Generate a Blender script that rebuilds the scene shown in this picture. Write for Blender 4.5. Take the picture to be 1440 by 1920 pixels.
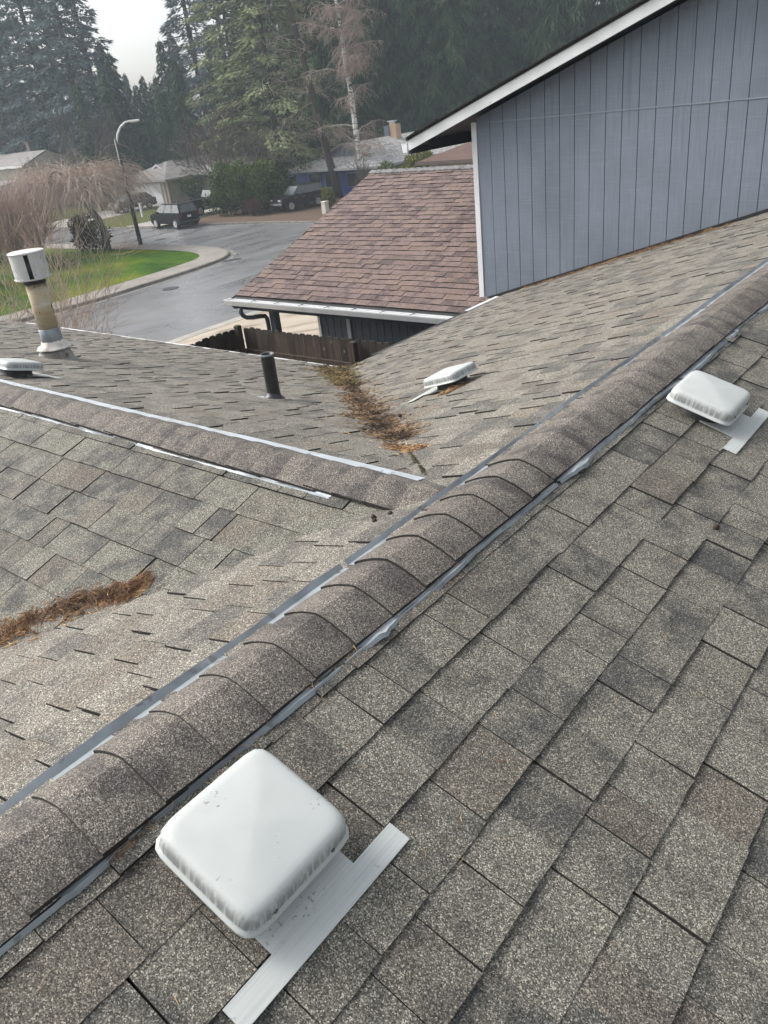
import bpy, bmesh, math, random
import numpy as np
from mathutils import Vector, Matrix, noise as mnoise

for _o in list(bpy.data.objects):
    bpy.data.objects.remove(_o)
scene = bpy.context.scene
COL = scene.collection
R = math.radians

# ------------------------------------------------------------------ camera
CAM_POS = Vector((1.247, -1.948, 1.155))
YAW, PITCH, ROLL = 0.72451, 0.47975, -0.12085
fw0 = Vector((-math.sin(YAW), math.cos(YAW), 0)); rt0 = Vector((math.cos(YAW), math.sin(YAW), 0)); up0 = Vector((0, 0, 1))
fw = fw0 * math.cos(PITCH) - up0 * math.sin(PITCH)
u1 = up0 * math.cos(PITCH) + fw0 * math.sin(PITCH)
rt = rt0 * math.cos(ROLL) + u1 * math.sin(ROLL)
upv = u1 * math.cos(ROLL) - rt0 * math.sin(ROLL)
cam_d = bpy.data.cameras.new("camera"); cam = bpy.data.objects.new("camera", cam_d); COL.objects.link(cam)
m = Matrix((rt, upv, -fw)).transposed().to_4x4(); m.translation = CAM_POS
cam.matrix_world = m
cam_d.sensor_fit = 'HORIZONTAL'; cam_d.sensor_width = 36; cam_d.lens = 36 * 1477.06 / 1440
cam_d.clip_start = 0.05; cam_d.clip_end = 2000
scene.camera = cam

# ------------------------------------------------------------------ sky and sun
SUN_EL, SUN_AZ = 42.0, 200.0        # azimuth measured from +X towards +Y
w = bpy.data.worlds.new("World"); scene.world = w; w.use_nodes = True
nt = w.node_tree; nt.nodes.clear()
sky = nt.nodes.new('ShaderNodeTexSky'); sky.sky_type = 'NISHITA'; sky.sun_disc = False
sky.sun_elevation = R(SUN_EL); sky.sun_rotation = R(90 - SUN_AZ); sky.air_density = 1.0; sky.dust_density = 4.0; sky.ozone_density = 1.0
hs = nt.nodes.new('ShaderNodeHueSaturation'); hs.inputs['Saturation'].default_value = 0.25
tcw = nt.nodes.new('ShaderNodeTexCoord')
cn = nt.nodes.new('ShaderNodeTexNoise'); cn.inputs['Scale'].default_value = 2.2; cn.inputs['Detail'].default_value = 5
cr = nt.nodes.new('ShaderNodeMapRange'); cr.inputs['To Min'].default_value = 0.86; cr.inputs['To Max'].default_value = 1.14
mulw = nt.nodes.new('ShaderNodeVectorMath'); mulw.operation = 'SCALE'
bg = nt.nodes.new('ShaderNodeBackground'); bg.inputs['Strength'].default_value = 0.15
wo = nt.nodes.new('ShaderNodeOutputWorld')
L = nt.links
L.new(sky.outputs[0], hs.inputs['Color']); L.new(tcw.outputs['Generated'], cn.inputs['Vector']); L.new(cn.outputs['Fac'], cr.inputs['Value'])
L.new(hs.outputs[0], mulw.inputs[0]); L.new(cr.outputs[0], mulw.inputs['Scale']); L.new(mulw.outputs[0], bg.inputs['Color']); L.new(bg.outputs[0], wo.inputs[0])
sd = bpy.data.lights.new("sun", 'SUN'); sd.energy = 1.5; sd.angle = R(30); sd.color = (1.0, 0.95, 0.87)
so = bpy.data.objects.new("sun", sd); COL.objects.link(so)
sv = Vector((math.cos(R(SUN_AZ)) * math.cos(R(SUN_EL)), math.sin(R(SUN_AZ)) * math.cos(R(SUN_EL)), math.sin(R(SUN_EL))))
so.rotation_euler = sv.to_track_quat('Z', 'Y').to_euler(); so.location = (-20, 20, 40)
scene.view_settings.view_transform = 'Standard'; scene.view_settings.look = 'None'; scene.view_settings.gamma = 1
scene.view_settings.exposure = 0.85

# ------------------------------------------------------------------ helpers
def tag(o, label=None, cat=None, group=None, kind=None):
    if label: o['label'] = label
    if cat: o['category'] = cat
    if group: o['group'] = group
    if kind: o['kind'] = kind
    return o

def empty(name, loc=(0, 0, 0), rz=0, label=None, cat=None, group=None):
    o = bpy.data.objects.new(name, None); COL.objects.link(o)
    o.location = loc; o.rotation_euler = (0, 0, rz); o.empty_display_size = 0.2
    return tag(o, label, cat, group)

class MB:
    """collects vertices, faces, material slots and a per-face tone"""
    def __init__(s): s.v = []; s.f = []; s.m = []; s.t = []
    def add(s, vs, fs, mi=0, tone=(.5, .5, .5)):
        b = len(s.v); s.v.extend([tuple(x) for x in vs])
        for f in fs: s.f.append([b + i for i in f]); s.m.append(mi); s.t.append(tone)
    def quad(s, a, b, c, d, mi=0, tone=(.5, .5, .5)): s.add([a, b, c, d], [(0, 1, 2, 3)], mi, tone)
    def box(s, lo, hi, mi=0, tone=(.5, .5, .5), mat=None):
        x0, y0, z0 = lo; x1, y1, z1 = hi
        vs = [Vector(p) for p in ((x0, y0, z0), (x1, y0, z0), (x1, y1, z0), (x0, y1, z0), (x0, y0, z1), (x1, y0, z1), (x1, y1, z1), (x0, y1, z1))]
        if mat: vs = [mat @ p for p in vs]
        s.add(vs, [(0, 3, 2, 1), (4, 5, 6, 7), (0, 1, 5, 4), (1, 2, 6, 5), (2, 3, 7, 6), (3, 0, 4, 7)], mi, tone)
    def prism(s, poly, ax, lo, hi, mi=0, tone=(.5, .5, .5)):
        """polygon in the two other axes extruded along axis ax"""
        def mk(p, t):
            q = list(p); q.insert(ax, t); return q
        n = len(poly)
        vs = [mk(p, lo) for p in poly] + [mk(p, hi) for p in poly]
        fs = [list(range(n)), list(range(2 * n - 1, n - 1, -1))] + [(i, n + i, n + (i + 1) % n, (i + 1) % n) for i in range(n)]
        s.add(vs, fs, mi, tone)
    def tube(s, pts, rads, n=6, mi=0, tone=(.5, .5, .5), caps=True):
        rings = []; pts = [Vector(p) for p in pts]
        prev = None
        for i, p in enumerate(pts):
            d = (pts[min(i + 1, len(pts) - 1)] - pts[max(i - 1, 0)])
            if d.length < 1e-9: d = Vector((0, 0, 1))
            d.normalize()
            if prev is None:
                a = d.orthogonal().normalized()
            else:
                a = (prev - d * prev.dot(d))
                a = a.normalized() if a.length > 1e-6 else d.orthogonal().normalized()
            prev = a; b = d.cross(a); r = rads[i] if hasattr(rads, '__len__') else rads
            rings.append([p + (a * math.cos(2 * math.pi * k / n) + b * math.sin(2 * math.pi * k / n)) * r for k in range(n)])
        vs = [q for rg in rings for q in rg]; fs = []
        for i in range(len(rings) - 1):
            for k in range(n):
                fs.append((i * n + k, i * n + (k + 1) % n, (i + 1) * n + (k + 1) % n, (i + 1) * n + k))
        if caps:
            fs.append(list(range(n - 1, -1, -1))); fs.append([(len(rings) - 1) * n + k for k in range(n)])
        s.add(vs, fs, mi, tone)
    def lathe(s, prof, c=(0, 0, 0), n=24, mi=0, tone=(.5, .5, .5), cap=True, jit=None):
        vs = []; fs = []
        for (r, z) in prof:
            for k in range(n):
                a = 2 * math.pi * k / n
                dr = jit(r, z, k) if jit else 0
                vs.append((c[0] + (r + dr) * math.cos(a), c[1] + (r + dr) * math.sin(a), c[2] + z))
        for i in range(len(prof) - 1):
            for k in range(n): fs.append((i * n + k, i * n + (k + 1) % n, (i + 1) * n + (k + 1) % n, (i + 1) * n + k))
        if cap:
            fs.append([k for k in range(n - 1, -1, -1)]); fs.append([(len(prof) - 1) * n + k for k in range(n)])
        s.add(vs, fs, mi, tone)
    def build(s, name, mats, parent=None, smooth=False, tone=False, bevel=0, seg=2, loc=None, kind=None):
        me = bpy.data.meshes.new(name); me.from_pydata(s.v, [], s.f)
        if not isinstance(mats, (list, tuple)): mats = [mats]
        for mm in mats: me.materials.append(mm)
        if len(mats) > 1: me.polygons.foreach_set('material_index', s.m)
        if tone:
            at = me.attributes.new('tone', 'FLOAT_COLOR', 'FACE')
            arr = np.ones((len(s.f), 4), dtype=np.float32); arr[:, :3] = np.array(s.t, dtype=np.float32)
            at.data.foreach_set('color', arr.ravel())
        if smooth:
            me.polygons.foreach_set('use_smooth', [True] * len(me.polygons))
        me.update()
        if bevel:
            bm = bmesh.new(); bm.from_mesh(me)
            bmesh.ops.remove_doubles(bm, verts=bm.verts, dist=1e-5)
            es = [e for e in bm.edges if len(e.link_faces) == 2 and e.calc_face_angle(0) > 0.5]
            bmesh.ops.bevel(bm, geom=es, offset=bevel, segments=seg, affect='EDGES', profile=.5)
            bm.to_mesh(me); bm.free()
        o = bpy.data.objects.new(name, me); COL.objects.link(o)
        if parent is not None: o.parent = parent
        if loc is not None: o.location = loc
        if kind: o['kind'] = kind
        return o

def kids(o): return [c for c in bpy.data.objects if c.parent == o]
def copy_tree(o, parent=None):
    c = o.copy(); COL.objects.link(c)
    if parent is not None: c.parent = parent
    for ch in kids(o): copy_tree(ch, c)
    return c

# ------------------------------------------------------------------ materials
def newmat(name):
    mt = bpy.data.materials.new(name); mt.use_nodes = True
    n = mt.node_tree; n.nodes.clear()
    out = n.nodes.new('ShaderNodeOutputMaterial'); p = n.nodes.new('ShaderNodeBsdfPrincipled')
    n.links.new(p.outputs[0], out.inputs[0])
    return mt, n, p

def rgba(c): return (c[0], c[1], c[2], 1)
def N(n, t, **kw):
    nd = n.nodes.new(t)
    for k, v in kw.items():
        if k in nd.inputs: nd.inputs[k].default_value = v
        else: setattr(nd, k, v)
    return nd
def coords(n, scale=(1, 1, 1), rot=(0, 0, 0), src='Object'):
    tc = n.nodes.new('ShaderNodeTexCoord'); mp = n.nodes.new('ShaderNodeMapping')
    mp.inputs['Scale'].default_value = scale; mp.inputs['Rotation'].default_value = rot
    n.links.new(tc.outputs[src], mp.inputs['Vector']); return mp.outputs[0]
def noise(n, vec, scale, detail=4, rough=.55, dist=0):
    t = N(n, 'ShaderNodeTexNoise', Scale=scale, Detail=detail, Roughness=rough, Distortion=dist)
    n.links.new(vec, t.inputs['Vector']); return t.outputs['Fac']
def ramp(n, fac, stops):
    r = n.nodes.new('ShaderNodeValToRGB'); e = r.color_ramp.elements
    while len(e) > len(stops): e.remove(e[-1])
    while len(e) < len(stops): e.new(0.5)
    for i, (p, c) in enumerate(stops):
        e[i].position = p
        e[i].color = rgba(c) if hasattr(c, '__len__') else (c, c, c, 1)
    n.links.new(fac, r.inputs[0]); return r.outputs[0]
def mix(n, fac, a, b, mode='MIX'):
    x = n.nodes.new('ShaderNodeMix'); x.data_type = 'RGBA'; x.blend_type = mode; x.clamp_factor = True
    for sock, val in ((x.inputs[0], fac), (x.inputs[6], a), (x.inputs[7], b)):
        if hasattr(val, 'is_linked'): n.links.new(val, sock)
        elif hasattr(val, '__len__'): sock.default_value = rgba(val)
        else: sock.default_value = val
    return x.outputs[2]
def math_(n, op, a, b=0.0):
    x = n.nodes.new('ShaderNodeMath'); x.operation = op
    for sock, val in ((x.inputs[0], a), (x.inputs[1], b)):
        if hasattr(val, 'is_linked'): n.links.new(val, sock)
        else: sock.default_value = val
    return x.outputs[0]
def bump(n, p, h, strength=.3, dist=.01):
    b = N(n, 'ShaderNodeBump', Strength=strength, Distance=dist)
    n.links.new(h, b.inputs['Height']); n.links.new(b.outputs[0], p.inputs['Normal'])
def lk(n, a, b):
    n.links.new(a, b)

def simple(name, c1, c2=None, scale=4, stretch=(1, 1, 1), rough=.7, metal=0, bmp=0, bscale=None, bdist=.01, lo=.35, hi=.65, spec=.5, spots=None, coat=0, detail=5):
    mt, n, p = newmat(name)
    vec = coords(n, stretch)
    f = noise(n, vec, scale, detail)
    c2 = c2 or tuple(x * .8 for x in c1)
    col = ramp(n, f, [(lo, c1), (hi, c2)])
    if spots:
        sc, th, c3 = spots
        s = noise(n, vec, sc, 3)
        col = mix(n, ramp(n, s, [(th, 0), (th + .05, 1)]), col, c3)
    lk(n, col, p.inputs['Base Color'])
    p.inputs['Roughness'].default_value = rough; p.inputs['Metallic'].default_value = metal
    p.inputs['Specular IOR Level'].default_value = spec; p.inputs['Coat Weight'].default_value = coat
    if bmp:
        bump(n, p, noise(n, vec, bscale or scale * 3, 5), bmp, bdist)
    return mt

def shingle_mat(name, light, dark, brown, gran=330.0, contrast=1.0, tile=.22, bth=.80):
    """granule covered asphalt shingle: a random tone on every tab, blends of granule colours, mineral speckle"""
    mt, n, p = newmat(name)
    vec = coords(n)
    at = N(n, 'ShaderNodeAttribute', attribute_name='tone')
    sep = n.nodes.new('ShaderNodeSeparateColor'); lk(n, at.outputs['Color'], sep.inputs[0])
    f = noise(n, vec, 8.5, 5, .62)
    off = math_(n, 'ADD', f, math_(n, 'MULTIPLY', math_(n, 'SUBTRACT', sep.outputs[0], .5), tile))
    col = ramp(n, off, [(.34, dark), (.52, light), (.70, tuple(x * 1.18 for x in light))])
    col = mix(n, ramp(n, sep.outputs[1], [(bth, 0), (bth + .17, .7)]), col, brown)
    # weather film, broad
    col = mix(n, ramp(n, noise(n, vec, .55, 4), [(.35, 0), (.7, .28)]), col, tuple(x * .78 for x in light))
    vo = N(n, 'ShaderNodeTexVoronoi', Scale=gran); lk(n, vec, vo.inputs['Vector'])
    sp = n.nodes.new('ShaderNodeSeparateColor'); lk(n, vo.outputs['Color'], sp.inputs[0])
    g = ramp(n, sp.outputs[0], [(0, .18), (.35, .55), (.7, 1.0), (.88, 1.6), (1, 3.1)])
    col = mix(n, contrast, col, mix(n, 1.0, col, g, 'MULTIPLY'))
    lk(n, col, p.inputs['Base Color'])
    p.inputs['Roughness'].default_value = .82; p.inputs['Specular IOR Level'].default_value = .35
    bump(n, p, sp.outputs[1], .35, .002)
    return mt

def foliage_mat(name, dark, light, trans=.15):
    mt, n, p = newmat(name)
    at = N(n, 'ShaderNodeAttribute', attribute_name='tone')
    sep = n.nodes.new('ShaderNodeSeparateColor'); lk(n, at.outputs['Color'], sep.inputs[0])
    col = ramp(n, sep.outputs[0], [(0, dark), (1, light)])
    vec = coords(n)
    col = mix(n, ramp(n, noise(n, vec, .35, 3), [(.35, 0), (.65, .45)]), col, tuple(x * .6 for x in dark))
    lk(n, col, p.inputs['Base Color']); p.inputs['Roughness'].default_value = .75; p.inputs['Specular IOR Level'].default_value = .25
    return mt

MAT = {}
MAT['shingle'] = shingle_mat('weathered_grey_shingle', (.158, .151, .126), (.068, .068, .064), (.132, .110, .090), gran=460, bth=.85)
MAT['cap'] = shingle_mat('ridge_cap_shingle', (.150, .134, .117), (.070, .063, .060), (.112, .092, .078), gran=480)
MAT['litshingle'] = shingle_mat('lit_slope_shingle', (.192, .178, .152), (.108, .102, .092), (.180, .152, .120), gran=380, tile=.34)  # same shingle, with the brighter light on these slopes put into its colour
MAT['brownshingle'] = shingle_mat('brown_shingle', (.168, .122, .112), (.088, .066, .064), (.205, .145, .118), gran=160, contrast=.6, tile=.34, bth=.7)
MAT['edge'] = simple('shingle_cut_edge', (.014, .013, .012), (.03, .028, .025), 60, rough=.9)
MAT['metal'] = simple('galvanised_flashing', (.27, .30, .33), (.16, .18, .20), 14, rough=.5, metal=.45, bmp=.06, bscale=30, spots=(9, .62, (.18, .19, .20)))
MAT['metalmid'] = simple('blue_grey_flashing', (.30, .335, .36), (.19, .215, .235), 9, rough=.5, metal=.2, spots=(16, .62, (.16, .17, .175)))
MAT['metalbright'] = simple('bright_flashing', (.50, .55, .59), (.40, .44, .47), 10, rough=.5, metal=.1, spots=(22, .62, (.26, .26, .25)))
MAT['siding'] = None
MAT['white'] = simple('white_trim_paint', (.74, .75, .76), (.66, .67, .68), 6, stretch=(1, 1, 1), rough=.5, spots=(18, .68, (.5, .51, .51)))
MAT['navy'] = simple('dark_soffit_paint', (.018, .024, .036), (.026, .032, .046), 5, rough=.6)
MAT['black'] = simple('black_metal', (.012, .012, .013), (.022, .022, .022), 12, rough=.45)
MAT['abs'] = simple('black_pipe_plastic', (.018, .020, .022), (.04, .042, .044), 18, rough=.4, spots=(30, .68, (.12, .12, .12)))
MAT['concrete'] = simple('concrete', (.36, .34, .31), (.27, .255, .23), 1.3, rough=.85, bmp=.15, bscale=40, spots=(3, .62, (.22, .205, .18)))

def siding_mat():
    mt, n, p = newmat('grey_blue_plywood_siding')
    v1 = coords(n, (30, 30, 1.2)); v2 = coords(n, (1.1, 1.1, .9)); v3 = coords(n, (3, 3, 90))
    a = noise(n, v1, 2.2, 6, .7); b = noise(n, v2, 1.0, 5); c = noise(n, v3, 1.0, 4)
    col = ramp(n, a, [(.3, (.150, .180, .226)), (.62, (.185, .219, .270))])
    col = mix(n, ramp(n, b, [(.46, 0), (.70, .7)]), col, (.120, .143, .175))
    col = mix(n, ramp(n, c, [(.55, 0), (.75, .35)]), col, (.26, .295, .34))
    nv = N(n, 'ShaderNodeTexVoronoi', Scale=1.0); lk(n, coords(n, (5.04, .01, 6.5)), nv.inputs['Vector']); nv.inputs['Randomness'].default_value = .35
    col = mix(n, ramp(n, nv.outputs['Distance'], [(.022, .7), (.034, 0)]), col, (.07, .08, .09))
    drip = noise(n, coords(n, (9, 9, .5)), 1.3, 4)
    col = mix(n, ramp(n, drip, [(.60, 0), (.74, .4)]), col, (.10, .12, .145))
    sp = noise(n, coords(n, (14, 14, 3)), 3.0, 3)
    col = mix(n, ramp(n, sp, [(.70, 0), (.76, .6)]), col, (.07, .075, .085))
    lk(n, col, p.inputs['Base Color']); p.inputs['Roughness'].default_value = .62
    bump(n, p, a, .3, .004)
    return mt
MAT['siding'] = siding_mat()
MAT['garagesiding'] = simple('slate_blue_siding', (.052, .066, .082), (.038, .048, .060), 3, stretch=(8, 8, .6), rough=.6)

def vent_mat():
    mt, n, p = newmat('painted_vent_metal')
    vec = coords(n)
    col = ramp(n, noise(n, vec, 9, 4), [(.3, (.50, .525, .51)), (.7, (.455, .48, .47))])
    # worn streaks on the hood's side band, where paint has weathered away
    geo = n.nodes.new('ShaderNodeNewGeometry')
    tc = n.nodes.new('ShaderNodeTexCoord'); sx = n.nodes.new('ShaderNodeSeparateXYZ'); lk(n, tc.outputs['Object'], sx.inputs[0])
    band = ramp(n, sx.outputs[2], [(.0655, 0), (.068, .9), (.088, .7), (.106, 0)])
    st = noise(n, coords(n, (85, 85, 5)), 1.5, 3)
    lowbar = ramp(n, sx.outputs[2], [(.02, 1), (.03, 0)])
    col = mix(n, math_(n, 'MULTIPLY', band, ramp(n, st, [(.36, 0), (.54, .9)])), col, (.14, .15, .15))
    sp = noise(n, vec, 130, 2)
    corner = ramp(n, noise(n, vec, 11, 2), [(.56, 0), (.66, 1)])
    col = mix(n, math_(n, 'MULTIPLY', math_(n, 'MULTIPLY', corner, ramp(n, sp, [(.62, 0), (.66, 1)])), .8), col, (.16, .16, .155))
    brush = noise(n, coords(n, (150, 3, 1)), 1.3, 4)
    col = mix(n, math_(n, 'MULTIPLY', lowbar, ramp(n, brush, [(.45, 0), (.65, .5)])), col, (.34, .36, .365))
    lk(n, col, p.inputs['Base Color']); p.inputs['Roughness'].default_value = .42
    p.inputs['Coat Weight'].default_value = .1
    bump(n, p, noise(n, vec, 60, 3), .05, .002)
    return mt
MAT['vent'] = vent_mat()

def flue_mat():
    mt, n, p = newmat('weathered_flue_pipe')
    vec = coords(n)
    col = ramp(n, noise(n, coords(n, (1, 1, 3)), 6, 5), [(.3, (.40, .31, .18)), (.55, (.46, .40, .28)), (.75, (.52, .50, .43))])
    st = noise(n, coords(n, (1, 1, .6)), 26, 2)
    col = mix(n, ramp(n, st, [(.655, 0), (.68, 1)]), col, (.05, .032, .020))
    tc = n.nodes.new('ShaderNodeTexCoord'); sx = n.nodes.new('ShaderNodeSeparateXYZ'); lk(n, tc.outputs['Object'], sx.inputs[0])
    wob = math_(n, 'ADD', sx.outputs[2], math_(n, 'MULTIPLY', math_(n, 'SUBTRACT', noise(n, vec, 14, 4), .5), .09))
    col = mix(n, ramp(n, wob, [(.61, 0), (.66, .9)]), col, (.10, .085, .065))       # darker ring under the cap
    lk(n, col, p.inputs['Base Color']); p.inputs['Roughness'].default_value = .7
    bump(n, p, st, .2, .004)
    return mt
MAT['flue'] = flue_mat()
MAT['fluegrey'] = simple('bare_galvanised_pipe', (.30, .33, .36), (.20, .225, .25), 9, stretch=(3, 3, 1), rough=.5, metal=.4)
MAT['capmetal'] = simple('pale_cap_metal', (.60, .60, .59), (.47, .47, .46), 7, stretch=(3, 3, 1), rough=.5, metal=.15, spots=(12, .64, (.33, .31, .28)))
MAT['sealant'] = simple('white_sealant', (.72, .70, .65), (.55, .52, .46), 20, rough=.8, bmp=.5, bscale=40, bdist=.02)
MAT['sealantsmear'] = simple('grey_sealant_smear', (.40, .43, .45), (.20, .20, .19), 12, rough=.75, lo=.42, hi=.6)
MAT['fence'] = None
def fence_mat():
    mt, n, p = newmat('weathered_cedar')
    v = coords(n, (14, 14, .9)); f = noise(n, v, 2, 6, .7, .4)
    at = N(n, 'ShaderNodeAttribute', attribute_name='tone')
    col = ramp(n, f, [(.28, (.012, .008, .006)), (.5, (.038, .024, .017)), (.72, (.085, .062, .046))])
    col = mix(n, 1.0, col, ramp(n, at.outputs['Fac'], [(0, .55), (1, 1.35)]), 'MULTIPLY')
    kn = N(n, 'ShaderNodeTexVoronoi', Scale=4.5); lk(n, coords(n, (1.2, 1.2, .8)), kn.inputs['Vector'])
    col = mix(n, ramp(n, kn.outputs['Distance'], [(.05, .8), (.11, 0)]), col, (.20, .16, .12))
    tcn = n.nodes.new('ShaderNodeTexCoord'); sx = n.nodes.new('ShaderNodeSeparateXYZ'); lk(n, tcn.outputs['Object'], sx.inputs[0])
    top = ramp(n, math_(n, 'ADD', sx.outputs[2], math_(n, 'MULTIPLY', noise(n, coords(n), 7, 3), .25)), [(.0, 0), (.14, .75)])
    col = mix(n, top, col, (.026, .022, .015))       # damp blackened tops
    lk(n, col, p.inputs['Base Color']); p.inputs['Roughness'].default_value = .85
    bump(n, p, f, .5, .01)
    return mt
MAT['fence'] = fence_mat()
MAT['moss'] = simple('moss', (.085, .095, .018), (.15, .14, .03), 30, rough=.95, bmp=.6, bscale=60, bdist=.02)

def asphalt_mat():
    mt, n, p = newmat('wet_asphalt')
    vec = coords(n)
    big = noise(n, coords(n, (.55, .14, 1)), 1.0, 5, .6, .6)
    col = ramp(n, noise(n, vec, 1.2, 6), [(.3, (.125, .126, .130)), (.7, (.172, .173, .176))])
    col = mix(n, ramp(n, big, [(.42, 0), (.62, .55)]), col, (.19, .19, .193))
    vo = N(n, 'ShaderNodeTexVoronoi', Scale=.33, feature='DISTANCE_TO_EDGE')
    wv = n.nodes.new('ShaderNodeVectorMath'); wv.operation = 'ADD'
    nz = N(n, 'ShaderNodeTexNoise', Scale=.8, Detail=4); lk(n, vec, nz.inputs['Vector']); lk(n, vec, wv.inputs[0]); lk(n, nz.outputs['Color'], wv.inputs[1])
    lk(n, wv.outputs[0], vo.inputs['Vector'])
    crack = ramp(n, vo.outputs['Distance'], [(.006, .75), (.016, 0)])
    crack = math_(n, 'MULTIPLY', crack, ramp(n, noise(n, vec, .25, 2), [(.45, 0), (.6, 1)]))
    col = mix(n, crack, col, (.022, .022, .022))
    col = mix(n, ramp(n, noise(n, coords(n, (.25, .09, 1)), 1.3, 3), [(.6, 0), (.66, .35)]), col, (.045, .045, .048))
    lk(n, col, p.inputs['Base Color'])
    lk(n, ramp(n, big, [(.35, .22), (.65, .42)]), p.inputs['Roughness'])
    p.inputs['Specular IOR Level'].default_value = .55
    bump(n, p, noise(n, vec, 45, 3), .18, .01)
    return mt
MAT['asphalt'] = asphalt_mat()

def drive_mat():
    mt, n, p = newmat('stained_concrete_drive')
    vec = coords(n)
    col = ramp(n, noise(n, vec, .9, 5), [(.3, (.40, .345, .275)), (.7, (.31, .26, .20))])
    col = mix(n, ramp(n, noise(n, coords(n, (.22, 1.1, 1)), .9, 4, .6, .8), [(.5, 0), (.64, .8)]), col, (.15, .11, .072))
    lk(n, col, p.inputs['Base Color']); p.inputs['Roughness'].default_value = .6
    bump(n, p, noise(n, vec, 30, 4), .15, .01)
    return mt
MAT['drive'] = drive_mat()
def grass_mat(name, a, b, c):
    mt, n, p = newmat(name); vec = coords(n)
    col = ramp(n, noise(n, vec, .22, 6, .68), [(.38, a), (.5, b), (.62, c)])
    fine = noise(n, vec, 14, 4)
    col = mix(n, 1.0, col, ramp(n, fine, [(.3, .55), (.7, 1.35)]), 'MULTIPLY')
    col = mix(n, ramp(n, noise(n, vec, 1.1, 4), [(.64, 0), (.72, .6)]), col, (.11, .085, .04))
    lk(n, col, p.inputs['Base Color']); p.inputs['Roughness'].default_value = .95; p.inputs['Specular IOR Level'].default_value = .08
    bump(n, p, fine, .8, .06)
    return mt
MAT['lawn'] = grass_mat('bright_lawn', (.020, .068, .006), (.062, .125, .008), (.150, .175, .012))
MAT['ground'] = grass_mat('rough_ground', (.055, .075, .020), (.085, .070, .035), (.10, .085, .05))
MAT['leafground'] = simple('leaf_litter_ground', (.105, .058, .034), (.060, .042, .026), 2.5, rough=.9, bmp=.6, bscale=12, bdist=.05, spots=(7, .6, (.17, .095, .055)))

def litter_mat(name, a, b, c):
    mt, n, p = newmat(name)
    at = N(n, 'ShaderNodeAttribute', attribute_name='tone')
    sep = n.nodes.new('ShaderNodeSeparateColor'); lk(n, at.outputs['Color'], sep.inputs[0])
    lk(n, ramp(n, sep.outputs[0], [(0, a), (.5, b), (1, c)]), p.inputs['Base Color']); p.inputs['Roughness'].default_value = .8
    return mt
MAT['needles'] = litter_mat('dry_needles', (.060, .032, .018), (.29, .155, .070), (.56, .39, .19))
MAT['needlesdark'] = litter_mat('damp_needles', (.032, .022, .014), (.150, .088, .046), (.36, .235, .115))
MAT['mossbits'] = litter_mat('mossy_needles', (.036, .028, .012), (.125, .092, .032), (.33, .22, .085))

# ------------------------------------------------------------------ setting: ground, road, kerbs
GZ = -6.0
def ground_z(x, y):
    t = min(max((x + 23.3) / 12.5, 0), 1)
    return GZ - .05 + 2.15 * t
mb = MB()
xs = [-700, -400, -250, -160, -120, -90, -70, -55, -45, -35, -28, -23.3, -20, -17, -14, -10.8, -6, 0, 10, 40, 150, 400]
ys = [-300, -120, -50, -20, -8, 0, 8, 16, 24, 32, 40, 50, 60, 75, 90, 110, 140, 200, 320, 500, 800]
vs = [(x, y, ground_z(x, y)) for y in ys for x in xs]; nx = len(xs)
mb.add(vs, [(j * nx + i, j * nx + i + 1, (j + 1) * nx + i + 1, (j + 1) * nx + i) for j in range(len(ys) - 1) for i in range(nx - 1)])
mb.build('ground', MAT['ground'], kind='structure')

# island outline (kerb face towards the road), from the near side round the corner to the far left
OUT = [(-34.6, -40), (-34.5, 5), (-34.4, 15.7), (-34.2, 18.5), (-34.4, 21.2), (-34.7, 24.2), (-35.2, 27.2), (-36.0, 29.2), (-37.6, 30.6), (-39.9, 31.4), (-43, 31.7), (-47, 31.6), (-55, 31.2), (-70, 30.8), (-110, 30.4)]
def offset(poly, d):
    out = []
    for i, p in enumerate(poly):
        a = Vector(poly[max(i - 1, 0)]); b = Vector(poly[min(i + 1, len(poly) - 1)]); t = (b - a).normalized()
        out.append((p[0] - t.y * d, p[1] + t.x * d))
    return out
def resample(poly, k=4):
    """Catmull-Rom"""
    out = []
    P = [Vector(p) for p in poly]
    for i in range(len(P) - 1):
        p0 = P[max(i - 1, 0)]; p1 = P[i]; p2 = P[i + 1]; p3 = P[min(i + 2, len(P) - 1)]
        for j in range(k):
            t = j / k
            out.append(tuple(.5 * ((2 * p1) + (p2 - p0) * t + (2 * p0 - 5 * p1 + 4 * p2 - p3) * t * t + (3 * p1 - p0 - 3 * p2 + p3) * t ** 3)))
    out.append(tuple(P[-1])); return out
OUTS = resample(OUT, 5)
def strip(mb, A, B, zA, zB, mi=0):
    for i in range(len(A) - 1):
        mb.quad((*A[i], zA), (*A[i + 1], zA), (*B[i + 1], zB), (*B[i], zB), mi)
KH = .15
# road sheet: the long street plus the crossing street
mb = MB()
FARK = [(-110, 37.6), (-62, 37.8), (-54, 38.4), (-50, 39.6), (-44, 40.4), (-38, 40.5), (-30, 41), (-23.6, 42)]
road = [(-23.6, -40), (-23.6, 41.9)] + FARK[::-1][1:] + OUT[::-1]
mb.add([(x, y, GZ) for x, y in road], [list(range(len(road)))])
mb.build('road', MAT['asphalt'], kind='structure')
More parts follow.
